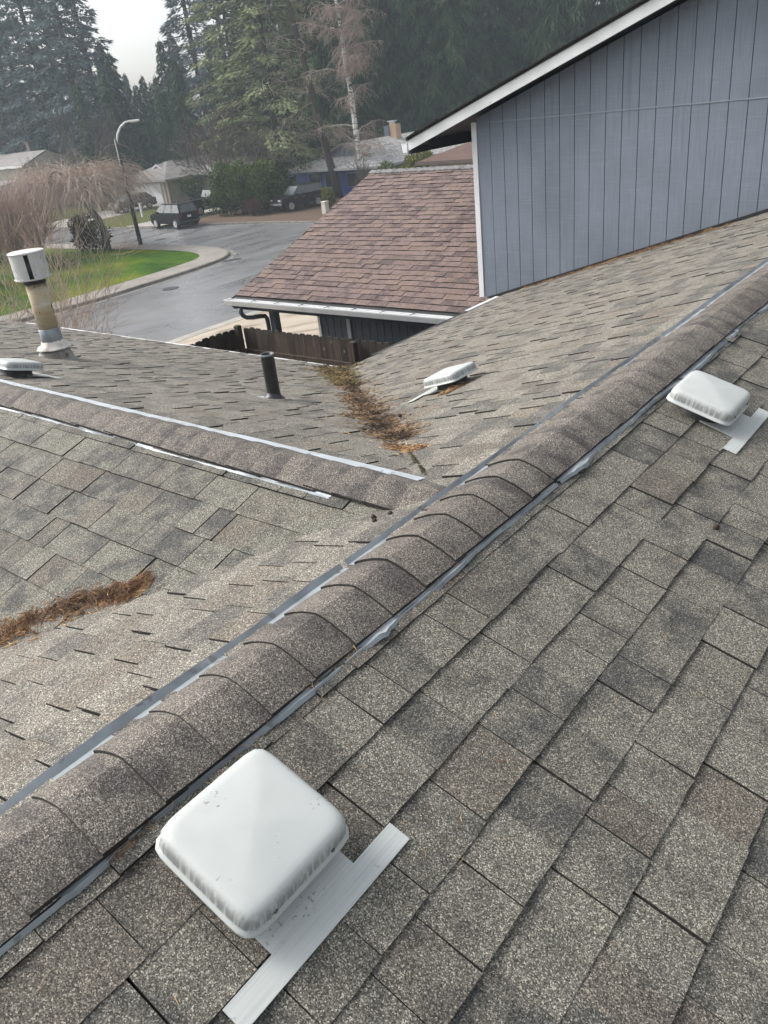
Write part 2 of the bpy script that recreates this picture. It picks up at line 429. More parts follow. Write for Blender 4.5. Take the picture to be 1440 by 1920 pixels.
# kerb and gutter apron
mb = MB()
i1 = offset(OUTS, .02); i2 = offset(OUTS, .16)
strip(mb, OUTS, i1, GZ - .02, GZ + KH - .01); strip(mb, i1, i2, GZ + KH - .01, GZ + KH)
ap = offset(OUTS, -.38); strip(mb, ap, OUTS, GZ + .004, GZ + .008)
mb.build('kerb', simple('kerb_concrete', (.215, .205, .185), (.135, .128, .115), 2.0, rough=.85, bmp=.2, bscale=30, spots=(2.2, .6, (.10, .095, .08))), kind='structure')
mb = MB(); i3 = offset(OUTS, 1.75); strip(mb, i2, i3, GZ + KH + .002, GZ + KH + .012)
mb.build('sidewalk', simple('sidewalk_concrete', (.27, .25, .225), (.205, .19, .168), 1.1, rough=.85, bmp=.2, bscale=50, spots=(4, .64, (.17, .16, .14))), kind='structure')
# lawn of the corner lot, gently mounded
mb = MB(); rows = []
for k, (d, z) in enumerate([(1.74, KH), (2.1, KH + .03), (3.2, KH + .09), (5, KH + .16), (8, KH + .25), (12, KH + .3)]):
    rows.append([(p[0], p[1], GZ + z) for p in offset(OUTS, d)])
# clamp inner rows so that they do not cross over
rows = [[(max(min(x, -34.2), -112), min(y, 31.2), z) for x, y, z in r] for r in rows]
inner = [(-48, -40), (-48, 5), (-48, 15), (-48, 18), (-48, 20), (-48.3, 22), (-48.6, 23), (-49, 23.5), (-49.5, 23.8), (-50, 24), (-51, 24), (-53, 24), (-58, 23), (-72, 22), (-112, 20)]
inn = resample(inner, 5)
rows = [rows[0], [(rows[0][i][0] * .9 + inn[i][0] * .1, rows[0][i][1] * .9 + inn[i][1] * .1, GZ + KH + .05) for i in range(len(inn))],
        [(rows[0][i][0] * .5 + inn[i][0] * .5, rows[0][i][1] * .5 + inn[i][1] * .5, GZ + KH + .2) for i in range(len(inn))],
        [(x, y, GZ + KH + .3) for x, y in inn]]
n0 = len(inn)
mb.add([p for r in rows for p in r], [(k * n0 + i, k * n0 + i + 1, (k + 1) * n0 + i + 1, (k + 1) * n0 + i) for k in range(3) for i in range(n0 - 1)])
far = [rows[-1][0], rows[-1][n0 - 1], (-112, -40, GZ + KH + .3)]
mb.add([p for p in rows[-1]] + [(-112, -40, GZ + KH + .3)], [list(range(n0 + 1))])
mb.build('lawn', MAT['lawn'], kind='structure')
# near gutter strip and the driveway that climbs to the garage
mb = MB()
mb.quad((-23.9, -40, GZ + .006), (-23.3, -40, GZ + .03), (-23.3, 41, GZ + .03), (-23.9, 41, GZ + .006))
mb.build('gutter_strip', MAT['concrete'], kind='structure')
mb = MB()
def gz2(x): return ground_z(x, 0) + .07
for a, b in zip([-23.3, -20, -17, -14, -10.8], [-20, -17, -14, -10.8, -7.7]):
    mb.quad((a, 5.0, gz2(a)), (b, 5.0, gz2(b)), (b, 26, gz2(b)), (a, 26, gz2(a)))
mb.build('driveway', MAT['drive'], kind='structure')
# far side: footway, leaf covered verge, lawns and drives
mb = MB()
fk = resample(FARK, 4); fk2 = offset(fk, .02); fk3 = offset(fk, .16)
strip(mb, fk, fk2, GZ - .02, GZ + .11); strip(mb, fk2, fk3, GZ + .11, GZ + .12)
mb.build('far_kerb', bpy.data.materials['kerb_concrete'], kind='structure')
mb = MB(); mb.add([(x, y, GZ + .10) for x, y in [(-54.2, 38.5), (-50, 39.75), (-44, 40.55), (-38, 40.65), (-30, 41.1), (-23.6, 42.1), (-23.6, 54), (-54.2, 54)]], [list(range(8))])
mb.build('verge', MAT['leafground'], kind='structure')
mb = MB(); mb.add([(x, y, GZ + .10) for x, y in [(-110, 37.8), (-62, 38.0), (-54.4, 38.5), (-54.4, 60), (-110, 60)]], [list(range(5))])
mb.build('far_lawn', grass_mat('dull_lawn', (.060, .085, .022), (.085, .105, .028), (.11, .105, .04)), kind='structure')
mb = MB(); mb.add([(x, y, GZ + .108) for x, y in [(-74.5, 37.9), (-67.8, 38.0), (-69.6, 51.4), (-75.6, 51.4)]], [(0, 1, 2, 3)])
mb.add([(x, y, GZ + .108) for x, y in [(-59.2, 38.3), (-54.9, 38.6), (-55.2, 56), (-59.2, 56)]], [(0, 1, 2, 3)])
mb.build('far_driveway', MAT['concrete'], kind='structure')

# manhole covers and gutter grates
def disc_cover(x, y, r, label):
    e = empty('manhole_cover', (x, y, GZ + .005), 0, label, 'manhole cover')
    b = MB(); b.lathe([(r, 0), (r, .012), (r - .05, .012)], n=24, cap=True); b.build('rim', MAT['black'], e)
    b = MB(); b.lathe([(r - .06, 0), (r - .06, .010), (.02, .013)], n=24); b.build('lid', simple('cast_iron', (.05, .048, .045), (.03, .03, .03), 8, rough=.6), e)
disc_cover(-32.4, 22.2, .42, 'round iron manhole cover in the road beside the lawn kerb')
disc_cover(-48.7, 34.0, .40, 'round iron manhole cover in the crossing street near the black estate car')
e = empty('drain_grate', (-35.0, 28.6, GZ + .012), R(60), 'dark iron storm drain at the kerb round the corner', 'drain')
b = MB(); b.box((-.55, -.25, 0), (.55, .25, .008)); b.build('frame', MAT['black'], e)
b = MB()
for k in range(8): b.box((-.5 + k * .13, -.2, .008), (-.44 + k * .13, .2, .02))
b.build('bars', simple('worn_iron', (.07, .068, .065), (.04, .04, .04), 9, rough=.5), e)

# ------------------------------------------------------------------ the house under the camera
HZ = -3.85
SA, SC, SB, Z2 = .3194, .3165, .3214, -.079
DC, DB, YW = 4.70, 4.47, 7.7607
house = empty('house', (0, 0, HZ), 0, 'house with grey asphalt shingle roofs, blue-grey gable and brown garage roof under the camera', 'house')
HL = (0, 0, -HZ)
def hpart(mb, name, mats, **kw): return mb.build(name, mats, kw.pop('parent', house), loc=kw.pop('loc', HL), **kw)

def sag(a, s, seed):
    return .007 * mnoise.noise(Vector((a * .55, s * .7, seed))) + .003 * mnoise.noise(Vector((a * 2.1, s * 2.1, seed + 7)))

def shingles(O, e, dn, nrm, s0, s1, ex, arange, seed, wmin=.10, wmax=.26, raise_=.0045, hb=.0065, raise_p=.5, gap=.0028, jag=.0016):
    """courses of separate tabs: every tab a tapering slab with its own height, jagged lower edge and dark cut sides"""
    rng = random.Random(seed); mb = MB()
    O, e, dn, nrm = Vector(O), Vector(e).normalized(), Vector(dn).normalized(), Vector(nrm).normalized()
    def P(a, s, h): return O + e * a + dn * s + nrm * (h + sag(a, s, seed))
    # felt-dark underlay
    amin, amax = arange(s0)[0] - .3, arange(s0)[1] + .3
    k = 0; s = s0 + ex
    while s <= s1 + 1e-6:
        a0, a1 = arange(s - ex * .5); a = a0 - rng.random() * wmax
        drift = rng.uniform(-.003, .003)
        while a < a1:
            wd = rng.choice([rng.uniform(wmin, wmin * 1.6), rng.uniform(wmin * 1.2, wmin * 1.9), rng.uniform(wmin * 1.4, wmax)])
            b = a + wd
            r = (raise_ * rng.uniform(.6, 1.2) if rng.random() < raise_p else 0) + rng.uniform(0, .0015)
            h = hb + r; tone = (rng.random(), rng.random(), rng.random())
            nseg = max(2, int(wd / .05)); j = rng.uniform(-.002, .002) + drift
            al = a + gap * .5 * rng.uniform(.3, 1.5); br = b - gap * .5 * rng.uniform(.3, 1.5)
            skew = rng.uniform(-.002, .002)
            bot = []; topv = []; low = []
            for i in range(nseg + 1):
                t = i / nseg; aa = al + (br - al) * t
                sj = s + j + rng.uniform(-jag, jag)
                hh = h + rng.uniform(-.0006, .0006) + (rng.uniform(0, .002) if i in (0, nseg) else 0)
                bot.append(P(aa, sj, hh)); low.append(P(aa, sj - .001, -.002)); topv.append(P(aa + skew, s - ex - .035, .0008 + r * .7))
            vs = bot + topv + low; n1 = nseg + 1
            mb.add(vs, [(i, i + 1, n1 + i + 1, n1 + i) for i in range(nseg)], 0, tone)
            mb.add(bot + low, [(n1 + i, n1 + i + 1, i + 1, i) for i in range(nseg)], 1, tone)
            mb.add([bot[0], topv[0], P(al + skew, s - ex - .035, -.004), low[0]], [(0, 1, 2, 3)], 1, tone)
            mb.add([bot[-1], low[-1], P(br + skew, s - ex - .035, -.004), topv[-1]], [(0, 1, 2, 3)], 1, tone)
            a = b
        s += ex; k += 1
    # dark backing under the gaps
    mb.add([O + e * (arange(s)[0]) + dn * s + nrm * -.012 for s in (s0, s1)] + [O + e * (arange(s)[1]) + dn * s + nrm * -.012 for s in (s1, s0)], [(0, 1, 2, 3)], 1)
    return mb
SH = [MAT['shingle'], MAT['edge']]
EX = .150
def unit_dn(dx, dy, s): v = Vector((dx, dy, -s)); return v.normalized()
# near slope A falls to +X
cA = math.hypot(1, SA)
mbA = shingles((0, 0, 0), (0, 1, 0), unit_dn(1, 0, SA), (SA, 0, 1), .02, 4.9, EX, lambda s: (-4.2, YW), 11)
roofA = hpart(mbA, 'roof_slope', SH, tone=True)
# slope behind the ridge falls to -X (C beyond the wing, E before it)
mbC = shingles((0, 0, 0), (0, -1, 0), unit_dn(-1, 0, SC), (-SC, 0, 1), .02, DC * math.hypot(1, SC), EX, lambda s: (-YW, 5.2), 23, raise_=.0055, hb=.0065, raise_p=.66, gap=.006)
SHO = [MAT['litshingle'], MAT['edge']]
roofC = hpart(mbC, 'roof_slope', SHO, tone=True)
# wing slopes B (falls to +Y) and D (falls to -Y), cut off just past the valleys
mbB = shingles((0, 0, Z2), (1, 0, 0), unit_dn(0, 1, SB), (0, SB, 1), .02, DB * math.hypot(1, SB), EX, lambda s: (-11.96, -s * .95 - .18), 37, raise_=.0055, hb=.0065, raise_p=.66, gap=.006)
roofB = hpart(mbB, 'roof_slope', SHO, tone=True)
mbD = shingles((0, 0, Z2), (-1, 0, 0), unit_dn(0, -1, SB), (0, -SB, 1), .02, DB * math.hypot(1, SB), EX, lambda s: (s * .95 + .20, 11.96), 41)
roofD = hpart(mbD, 'roof_slope', SH, tone=True)

# ridge caps: overlapping bent shingles over a ridge vent
def ridge_caps(axis, a0, a1, z0, sl, sr, half, lift, expo, seed, flip, eL=.018, eR=.018):
    """axis 0: ridge along X, 1: along Y; caps overlap like scales"""
    rng = random.Random(seed); mb = MB(); a = a0; rows = 6
    while a < a1:
        ln = expo + .055; t0 = rng.random(); t1 = rng.random() * .88; n = 14
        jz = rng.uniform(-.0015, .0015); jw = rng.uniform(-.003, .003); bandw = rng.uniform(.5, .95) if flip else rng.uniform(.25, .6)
        grid = []
        for r in range(rows + 1):
            f_ = r / rows; line = []
            for i in range(n + 1):
                t = -1 + 2 * i / n; x = t * (half + jw) * (1 - .012 * f_)
                base = -(sl if x < 0 else sr) * abs(x)
                edge = eL if x < 0 else eR
                z = base + edge + (lift - edge) * (1 - t * t) - .010 * (1 - abs(t)) ** 2 + mnoise.noise(Vector((a * 1.7, x * 3, seed))) * .006
                h = (.0085 + jz) * (1 - f_) - .0005 * f_ + (mnoise.noise(Vector((a * 40 + i, f_ * 3, seed))) * .0008 if r == 0 else 0)
                aa = a + f_ * ln if not flip else a + ln - f_ * ln
                line.append((x, aa, z0 + z + h))
            grid.append(line)
        def o(p): return p if axis == 1 else (p[1], p[0], p[2])
        for r in range(rows):
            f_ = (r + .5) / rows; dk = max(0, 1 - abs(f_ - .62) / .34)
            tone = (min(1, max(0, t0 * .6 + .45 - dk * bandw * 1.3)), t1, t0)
            for i in range(n):
                mb.quad(o(grid[r][i]), o(grid[r][i + 1]), o(grid[r + 1][i + 1]), o(grid[r + 1][i]), 0, tone)
        L_ = [o(p) for p in grid[0]]; D_ = [(p[0], p[1], p[2] - .0115) for p in L_]; n1 = n + 1
        mb.add(L_ + D_, [(n1 + i, n1 + i + 1, i + 1, i) for i in range(n)], 1, (t0,) * 3)
        U_ = [o(p) for p in grid[-1]]
        for idx in (0, n):
            q = lambda p: (p[0], p[1], p[2] - .008)
            mb.add([L_[idx], U_[idx], q(U_[idx]), q(L_[idx])], [(0, 1, 2, 3)], 1, (t0,) * 3)
        a += expo
    return mb
RC = [MAT['cap'], MAT['edge']]
def smoothcap(mb, name):
    o = hpart(mb, name, RC, tone=True)
    return o
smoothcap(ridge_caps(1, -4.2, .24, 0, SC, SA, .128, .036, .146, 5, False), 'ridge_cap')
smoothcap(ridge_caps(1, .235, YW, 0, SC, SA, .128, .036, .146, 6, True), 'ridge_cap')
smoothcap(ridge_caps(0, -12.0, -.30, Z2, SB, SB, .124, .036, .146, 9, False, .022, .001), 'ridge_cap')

def sweep(axis, a0, a1, step, prof, z0, seed, mat, name, jit, brk=None, feats=(), slow=0):
    """metal strip: profile points (x, z, jitter weight) swept along the ridge, cut into lengths by brk"""
    mb = MB(); n = int((a1 - a0) / step); rows = []
    for i in range(n + 1):
        a = a0 + (a1 - a0) * i / n; row = []
        for (x, z, wj) in prof:
            jx = mnoise.noise(Vector((a * 2.3, x * 9, seed))) * jit * wj + mnoise.noise(Vector((a * 17, x * 9, seed + 3))) * jit * .25 * wj
            jz = mnoise.noise(Vector((a * 3.1, x * 9, seed + 11))) * jit * .8 * wj
            sg = 1 if x > 0 else -1
            jx += sg * wj * slow * (mnoise.noise(Vector((a * 1.1, seed, 2.2))) * 1.3 - .2)
            for (fa, amp, fw_) in feats:
                g = math.exp(-((a - fa) / fw_) ** 2) * wj; jx += sg * g * amp * (.8 + .5 * mnoise.noise(Vector((a * 60, x * 40, seed)))); jz += g * amp * .45 * (1 + mnoise.noise(Vector((a * 45, x * 30, seed + 5))))
            p = (x + jx, a, z0 + z + jz)
            row.append(p if axis == 1 else (p[1], p[0], p[2]))
        rows.append(row)
    k = len(prof)
    fs = [(i * k + j, i * k + j + 1, (i + 1) * k + j + 1, (i + 1) * k + j) for i in range(n) for j in range(k - 1)
          if not (brk and (i % brk) == brk - 1 and random.Random(seed * 100 + i).random() < .8)]
    mb.add([p for r in rows for p in r], fs)
    o = hpart(mb, name, mat)
    md = o.modifiers.new('thick', 'SOLIDIFY'); md.thickness = .0012; md.offset = 0
    return o
# main ridge, far side: trough floor and an up-turned wind baffle
def plC(x, h): return (x, SC * x + h)
prof = [(-.108, SC * -.108 + .012, 0), (-.124, SC * -.124 + .010, .1), (-.166, SC * -.166 + .011, .3), (-.182, SC * -.182 + .028, 1.0)]
sweep(1, -4.2, YW, .02, prof, 0, 3, MAT['metalmid'], 'ridge_flashing', .010, brk=61)
prof = [(.112, -SA * .112 + .014, 0), (.127, -SA * .127 + .012, .1), (.134, -SA * .134 + .012, .5), (.141, -SA * .141 + .018, .9), (.147, -SA * .147 + .010, 1.0)]
sweep(1, -4.2, YW, .02, prof, 0, 13, MAT['metalmid'], 'ridge_flashing', .013, brk=55, feats=((.335, .030, .07), (-.765, .022, .05), (-.44, .008, .10), (-1.62, .012, .06), (1.3, .012, .12), (2.0, .022, .08), (2.6, .016, .1)), slow=.012)
prof = [(.108, -SB * .108 + .010, 0), (.128, -SB * .128 + .013, .2), (.178, -SB * .178 + .017, .6)]
sweep(0, -12.0, -.40, .02, prof, Z2, 23, MAT['metalbright'], 'ridge_flashing', .006)
prof = [(-.112, -SB * .112 + .012, 0), (-.128, -SB * .128 + .006, .2), (-.131, -SB * .131 + .014, .5), (-.137, -SB * .137 + .009, .9)]
sweep(0, -12.0, -.62, .02, prof, Z2, 33, MAT['metal'], 'ridge_flashing', .010, slow=.010, feats=((-2.2, .012, .05), (-3.1, .010, .08), (-1.7, .008, .05)))

# eave drip edges and gable drip edge of the wing
mb = MB(); mb.box((-11.98, DB - .01, Z2 - SB * DB - .05), (-4.85, DB + .025, Z2 - SB * DB + .006)); hpart(mb, 'drip_edge', MAT['white'])
mb = MB()
for i in range(12):
    y0, y1 = DB * i / 12, DB * (i + 1) / 12
    mb.box((-12.02, y0, Z2 - SB * y1 - .05), (-11.96, y1, Z2 - SB * y1 + .012))
hpart(mb, 'rake_edge', MAT['black'])
mb = MB(); mb.box((-DC - .03, 4.9, -SC * DC - .05), (-DC + .01, 6.95, -SC * DC + .004)); hpart(mb, 'drip_edge', MAT['black'])
mb = MB(); mb.box((-DC - .04, 6.95, -SC * DC - .05), (-DC + .015, YW - .015, -SC * DC + .012)); hpart(mb, 'drip_edge', MAT['white'])
# walls under the eaves
mb = MB(); mb.box((-11.5, -4.1, HZ), (-4.3, 4.1, -1.6)); mb.box((-4.3, -4.6, HZ), (4.3, YW, -1.75)); hpart(mb, 'wall', MAT['garagesiding'])

# blue-grey gable wall with grooved boards
S2, ZR = .3454, 2.530
PX = 1.6
def rake_z(x): return S2 * (x if x < PX else 2 * PX - x) + ZR
def base_z(x): return SC * x if x < 0 else -SA * x
mb = MB(); x = -4.93; k = 0
GS = .1985
while x < 4.4:
    x1 = x + GS - (.006 if k == 0 else .009)
    b0, b1 = base_z(x) + .035, base_z(x1) + .035; t0, t1 = rake_z(x) - .02, rake_z(x1) - .02
    mb.prism([(x, b0), (x1, b1), (x1, t1), (x, t0)], 1, YW, YW + .018)
    x += GS; k += 1
hpart(mb, 'gable_siding', MAT['siding'])
mb = MB()
pts = [(-4.93, -2.0), (4.4, -2.0), (4.4, rake_z(4.4) - .05), (PX, rake_z(PX) - .05), (-4.93, rake_z(-4.93) - .05)]
mb.prism(pts, 1, YW + .010, YW + .16)
hpart(mb, 'gable_backing', simple('groove_paint', (.10, .12, .15), (.085, .10, .125), 5, rough=.7))
mb = MB(); mb.box((-4.70, YW - .008, .742), (4.4, YW - .001, .756)); hpart(mb, 'flashing_strip', simple('painted_flashing', (.23, .265, .31), (.20, .23, .27), 6, rough=.5))
mb = MB(); mb.box((-5.0, YW - .012, -1.9), (-4.935, YW + .02, .76)); mb.box((-5.012, YW - .01, -1.9), (-5.0, YW + .09, .76)); hpart(mb, 'corner_board', MAT['white'])
mb = MB(); mb.box((-4.99, YW + .17, -3.8), (-4.85, 15.5, .85)); mb.box((-4.85, 15.3, -3.8), (4.4, 15.5, .8)); hpart(mb, 'wall', MAT['garagesiding'])
# dark strip standing in for the black gap along the wall foot
mb = MB()
for i in range(24):
    xa, xb = -4.95 + i * .38, -4.95 + (i + 1) * .38
    mb.add([(xa, YW - .012, base_z(xa) + .012), (xb, YW - .012, base_z(xb) + .012), (xb, YW - .012, base_z(xb) + .05), (xa, YW - .012, base_z(xa) + .05),
            (xa, YW + .02, base_z(xa) + .012), (xb, YW + .02, base_z(xb) + .012), (xb, YW + .02, base_z(xb) + .05), (xa, YW + .02, base_z(xa) + .05)],
           [(0, 1, 2, 3), (3, 2, 6, 7), (4, 7, 6, 5)])
hpart(mb, 'wall_foot_gap', MAT['black'])

# upper roof over the gable wall: deck, dark soffit, white rake board, gutter
XE = -5.86
RT = .135
mb = MB()
def zt(x): return rake_z(x) + RT
for sgn in (0, 1):
    f_ = (lambda x: x) if sgn == 0 else (lambda x: 2 * PX - x)
    xa, xb = f_(XE), PX
    za, zb = zt(XE) , zt(PX)
    for (y0, y1) in ((7.44, 16.0),):
        mb.add([(xa, y0, za + .012), (xb, y0, zb + .012), (xb, y1, zb + .012), (xa, y1, za + .012), (xa, y0, za - .02), (xb, y0, zb - .02), (xb, y1, zb - .02), (xa, y1, za - .02)],
               [(0, 1, 2, 3), (7, 6, 5, 4), (0, 4, 5, 1), (3, 2, 6, 7), (0, 3, 7, 4), (1, 5, 6, 2)], 0)
hpart(mb, 'upper_roof', MAT['edge'])
mb = MB()
for k in range(46):                                # ragged shingle ends showing over the rake board
    xa = XE + .02 + k * .165; xb = xa + .17
    if xb > PX: break
    rngk = random.Random(k)
    d = rngk.uniform(.0, .02); h = rngk.uniform(.012, .026)
    mb.add([(xa, 7.425 - d, zt(xa) + .008), (xb, 7.425 - d, zt(xb) + .008), (xb, 7.425 - d, zt(xb) + .008 + h), (xa, 7.425 - d, zt(xa) + .008 + h * .5),
            (xa, 7.7, zt(xa) + .014), (xb, 7.7, zt(xb) + .014 + h), (xb, 7.7, zt(xb) + .014), (xa, 7.7, zt(xa) + .013)], [(0, 1, 2, 3), (3, 2, 5, 4), (0, 3, 4, 7), (1, 6, 5, 2), (0, 7, 6, 1)])
hpart(mb, 'shingle_edge', MAT['edge'])
mb = MB()
for sgn in (0, 1):
    f_ = (lambda x: x) if sgn == 0 else (lambda x: 2 * PX - x)
    xa, xb = f_(XE + .02), PX
    mb.prism([(xa, rake_z(XE + .02) - .012), (xb, rake_z(PX) - .012), (xb, zt(PX) - .022), (xa, zt(XE + .02) - .022)], 1, 7.455, 7.48)
hpart(mb, 'rake_board', MAT['white'])
mb = MB()
for sgn in (0, 1):
    f_ = (lambda x: x) if sgn == 0 else (lambda x: 2 * PX - x)
    xa, xb = f_(XE + .03), PX
    mb.prism([(xa, rake_z(XE + .03) + .02), (xb, rake_z(PX) + .02), (xb, rake_z(PX) + .05), (xa, rake_z(XE + .03) + .05)], 1, 7.482, 16.0)
hpart(mb, 'soffit', MAT['navy'])
mb = MB()                                           # eave fascia and barge rafter behind
ze = rake_z(XE)
mb.box((XE + .0, 7.485, ze - .05), (XE + .03, 16, ze + .10)); mb.box((XE + .25, 7.60, ze + .02), (XE + .29, 16, ze + .11))
hpart(mb, 'eave_fascia', MAT['navy'])
mb = MB()
mb.prism([(XE - .12, ze + .085), (XE - .115, ze + .09), (XE - .09, ze - .03), (XE - .01, ze - .03), (XE - .01, ze + .09), (XE - .02, ze + .09), (XE - .02, ze - .015), (XE - .082, ze - .015), (XE - .105, ze + .09)], 1, 7.47, 16)
hpart(mb, 'gutter', MAT['white'])
mb = MB(); mb.prism([(XE - .10, ze + .08), (XE - .088, ze - .028), (XE - .012, ze - .028), (XE - .012, ze + .08)], 1, 7.466, 7.476); hpart(mb, 'gutter_end_cap', MAT['white'])

# garage wing with the brown roof
GX0, GX1, GY0, GZ0, SG = -9.90, -5.0, 7.263, -1.686, .362
GYR = 11.54; GZR = GZ0 + SG * (GYR - GY0)
def gx1(s): return GX1 + .0
mbG = shingles((0, GYR, GZR), (1, 0, 0), Vector((0, -1, -SG)), (0, -SG, 1), .03, (GYR - GY0) * math.hypot(1, SG) + .01, .142, lambda s: (GX0 + .05, GX1 + .45), 53, wmin=.12, wmax=.30, raise_=.007, hb=.012, raise_p=.5)
# trim the left rake to a line
for i, v in enumerate(mbG.v):
    if v[0] < GX0: mbG.v[i] = (GX0 + .003 * math.sin(i), v[1], v[2])
    lim = GX1 - .012 if v[1] > YW - .02 else GX1 + .38
    if v[0] > lim: mbG.v[i] = (lim + .002 * math.sin(i), v[1], v[2])
hpart(mbG, 'garage_roof', [MAT['brownshingle'], MAT['edge']], tone=True)
mb = MB()
n_ = math.hypot(1, SG)
mb.prism([(GY0 - .01, GZ0 - .012), (GYR, GZR - .012), (GYR + 4, GZR - .012 - SG * 4), (GYR + 4, GZR - .1 - SG * 4), (GYR, GZR - .1), (GY0 - .01, GZ0 - .1)], 0, GX0 + .01, GX1)
hpart(mb, 'garage_roof_deck', MAT['black'])
mb = MB(); rng = random.Random(77); x = GX0
while x < GX1 - .05:                                # grey stepped ridge caps
    x1 = min(x + .20, GX1 - .02); h0, h1 = .052, .030
    mb.add([(x, GYR - .11, GZR + h0 - .045), (x, GYR, GZR + h0), (x, GYR + .11, GZR + h0 - .045), (x1, GYR - .11, GZR + h1 - .045), (x1, GYR, GZR + h1), (x1, GYR + .11, GZR + h1 - .045),
            (x, GYR - .11, GZR + h0 - .075), (x, GYR + .11, GZR + h0 - .075), (x1, GYR - .11, GZR + h1 - .065), (x1, GYR + .11, GZR + h1 - .065)],
           [(0, 1, 4, 3), (1, 2, 5, 4), (0, 6, 7, 2, 1), (0, 3, 8, 6), (2, 7, 9, 5)], 0, (rng.random(), rng.random() * .6, .5)); x += .145
hpart(mb, 'garage_ridge_cap', [shingle_mat('grey_cap_shingle', (.22, .215, .22), (.13, .125, .13), (.17, .15, .15), gran=160, contrast=.5)], tone=True)
mb = MB(); mb.prism([(GY0 - .02, GZ0 - .10), (GYR, GZR - .10), (GYR, GZR - .002), (GY0 - .02, GZ0 - .002)], 0, GX0 - .016, GX0 + .004); hpart(mb, 'garage_rake_board', MAT['black'])
# gutter
gy = GY0 - .012
mb = MB()
prof = [(gy, GZ0 - .012), (gy, GZ0 - .118), (gy - .075, GZ0 - .118), (gy - .105, GZ0 - .055), (gy - .115, GZ0 - .030), (gy - .115, GZ0 - .012), (gy - .098, GZ0 - .012), (gy - .10, GZ0 - .028), (gy - .070, GZ0 - .104), (gy - .012, GZ0 - .104), (gy - .012, GZ0 - .012)]
mb.prism(prof, 0, GX0 - .05, GX1 + .5); hpart(mb, 'garage_gutter', MAT['white'], loc=(0, 0, -HZ + .035))
mb = MB(); mb.prism([(gy, GZ0 - .012), (gy, GZ0 - .118), (gy - .075, GZ0 - .118), (gy - .105, GZ0 - .055), (gy - .115, GZ0 - .012)], 0, GX0 - .056, GX0 - .048); hpart(mb, 'gutter_end_cap', MAT['white'], loc=(0, 0, -HZ + .035))
for k in range(8):
    mb = MB(); xk = GX0 + .08 + k * .57
    mb.box((xk - .012, gy - .108, GZ0 - .014), (xk + .012, gy - .002, GZ0 - .006)); mb.lathe([(.009, 0), (.009, .012), (.004, .014)], (xk, gy - .03, GZ0 - .006), 8)
    hpart(mb, 'gutter_hanger', MAT['fluegrey'], loc=(0, 0, -HZ + .035))
mb = MB(); mb.box((GX0 + .02, GY0 + .0, GZ0 - .16), (GX1 + .3, GY0 + .44, GZ0 - .13)); mb.box((GX0, GY0, GZ0 - .14), (GX1 + .3, GY0 + .02, GZ0 - .02)); hpart(mb, 'garage_soffit', MAT['navy'])
# garage wall with board siding, door casing, corner trim
mb = MB(); x = -8.22
while x < -4.9:
    x1 = x + .155; mb.box((x, 7.72, HZ), (x1 - .012, 7.74, GZ0 - .13)); x = x1
hpart(mb, 'garage_siding', MAT['garagesiding'])
mb = MB(); mb.box((-8.24, 7.735, HZ), (-5.02, 7.88, GZ0 - .13)); mb.box((-8.24, 7.88, HZ), (-8.1, 14.6, GZ0 - .1)); hpart(mb, 'garage_wall', MAT['navy'])
mb = MB(); mb.box((-8.27, 7.70, HZ), (-8.222, 7.75, GZ0 - .13)); mb.box((-8.27, 7.75, HZ), (-8.243, 7.84, GZ0 - .13)); hpart(mb, 'garage_corner_trim', MAT['white'])
mb = MB(); mb.box((-7.61, 7.695, HZ), (-7.535, 7.718, GZ0 - .13)); hpart(mb, 'garage_casing', simple('pale_grey_trim', (.34, .37, .38), (.30, .33, .34), 5, rough=.6))
mb = MB(); mb.box((-9.32, 7.57, HZ), (-9.19, 7.70, GZ0 - .13)); hpart(mb, 'porch_post', MAT['garagesiding'], bevel=.006)
mb = MB()
pth = [(-9.62, 7.20, GZ0 - .12), (-9.62, 7.20, GZ0 - .20), (-9.61, 7.22, GZ0 - .26), (-9.56, 7.26, GZ0 - .30), (-9.48, 7.33, GZ0 - .31), (-9.42, 7.45, GZ0 - .315), (-9.38, 7.53, GZ0 - .33), (-9.365, 7.55, GZ0 - .38), (-9.36, 7.55, GZ0 - .47), (-9.36, 7.55, HZ + .05)]
mb.tube(pth, .040, 10); hpart(mb, 'downspout', simple('dark_grey_downspout', (.055, .068, .078), (.04, .05, .058), 6, rough=.4), smooth=True)

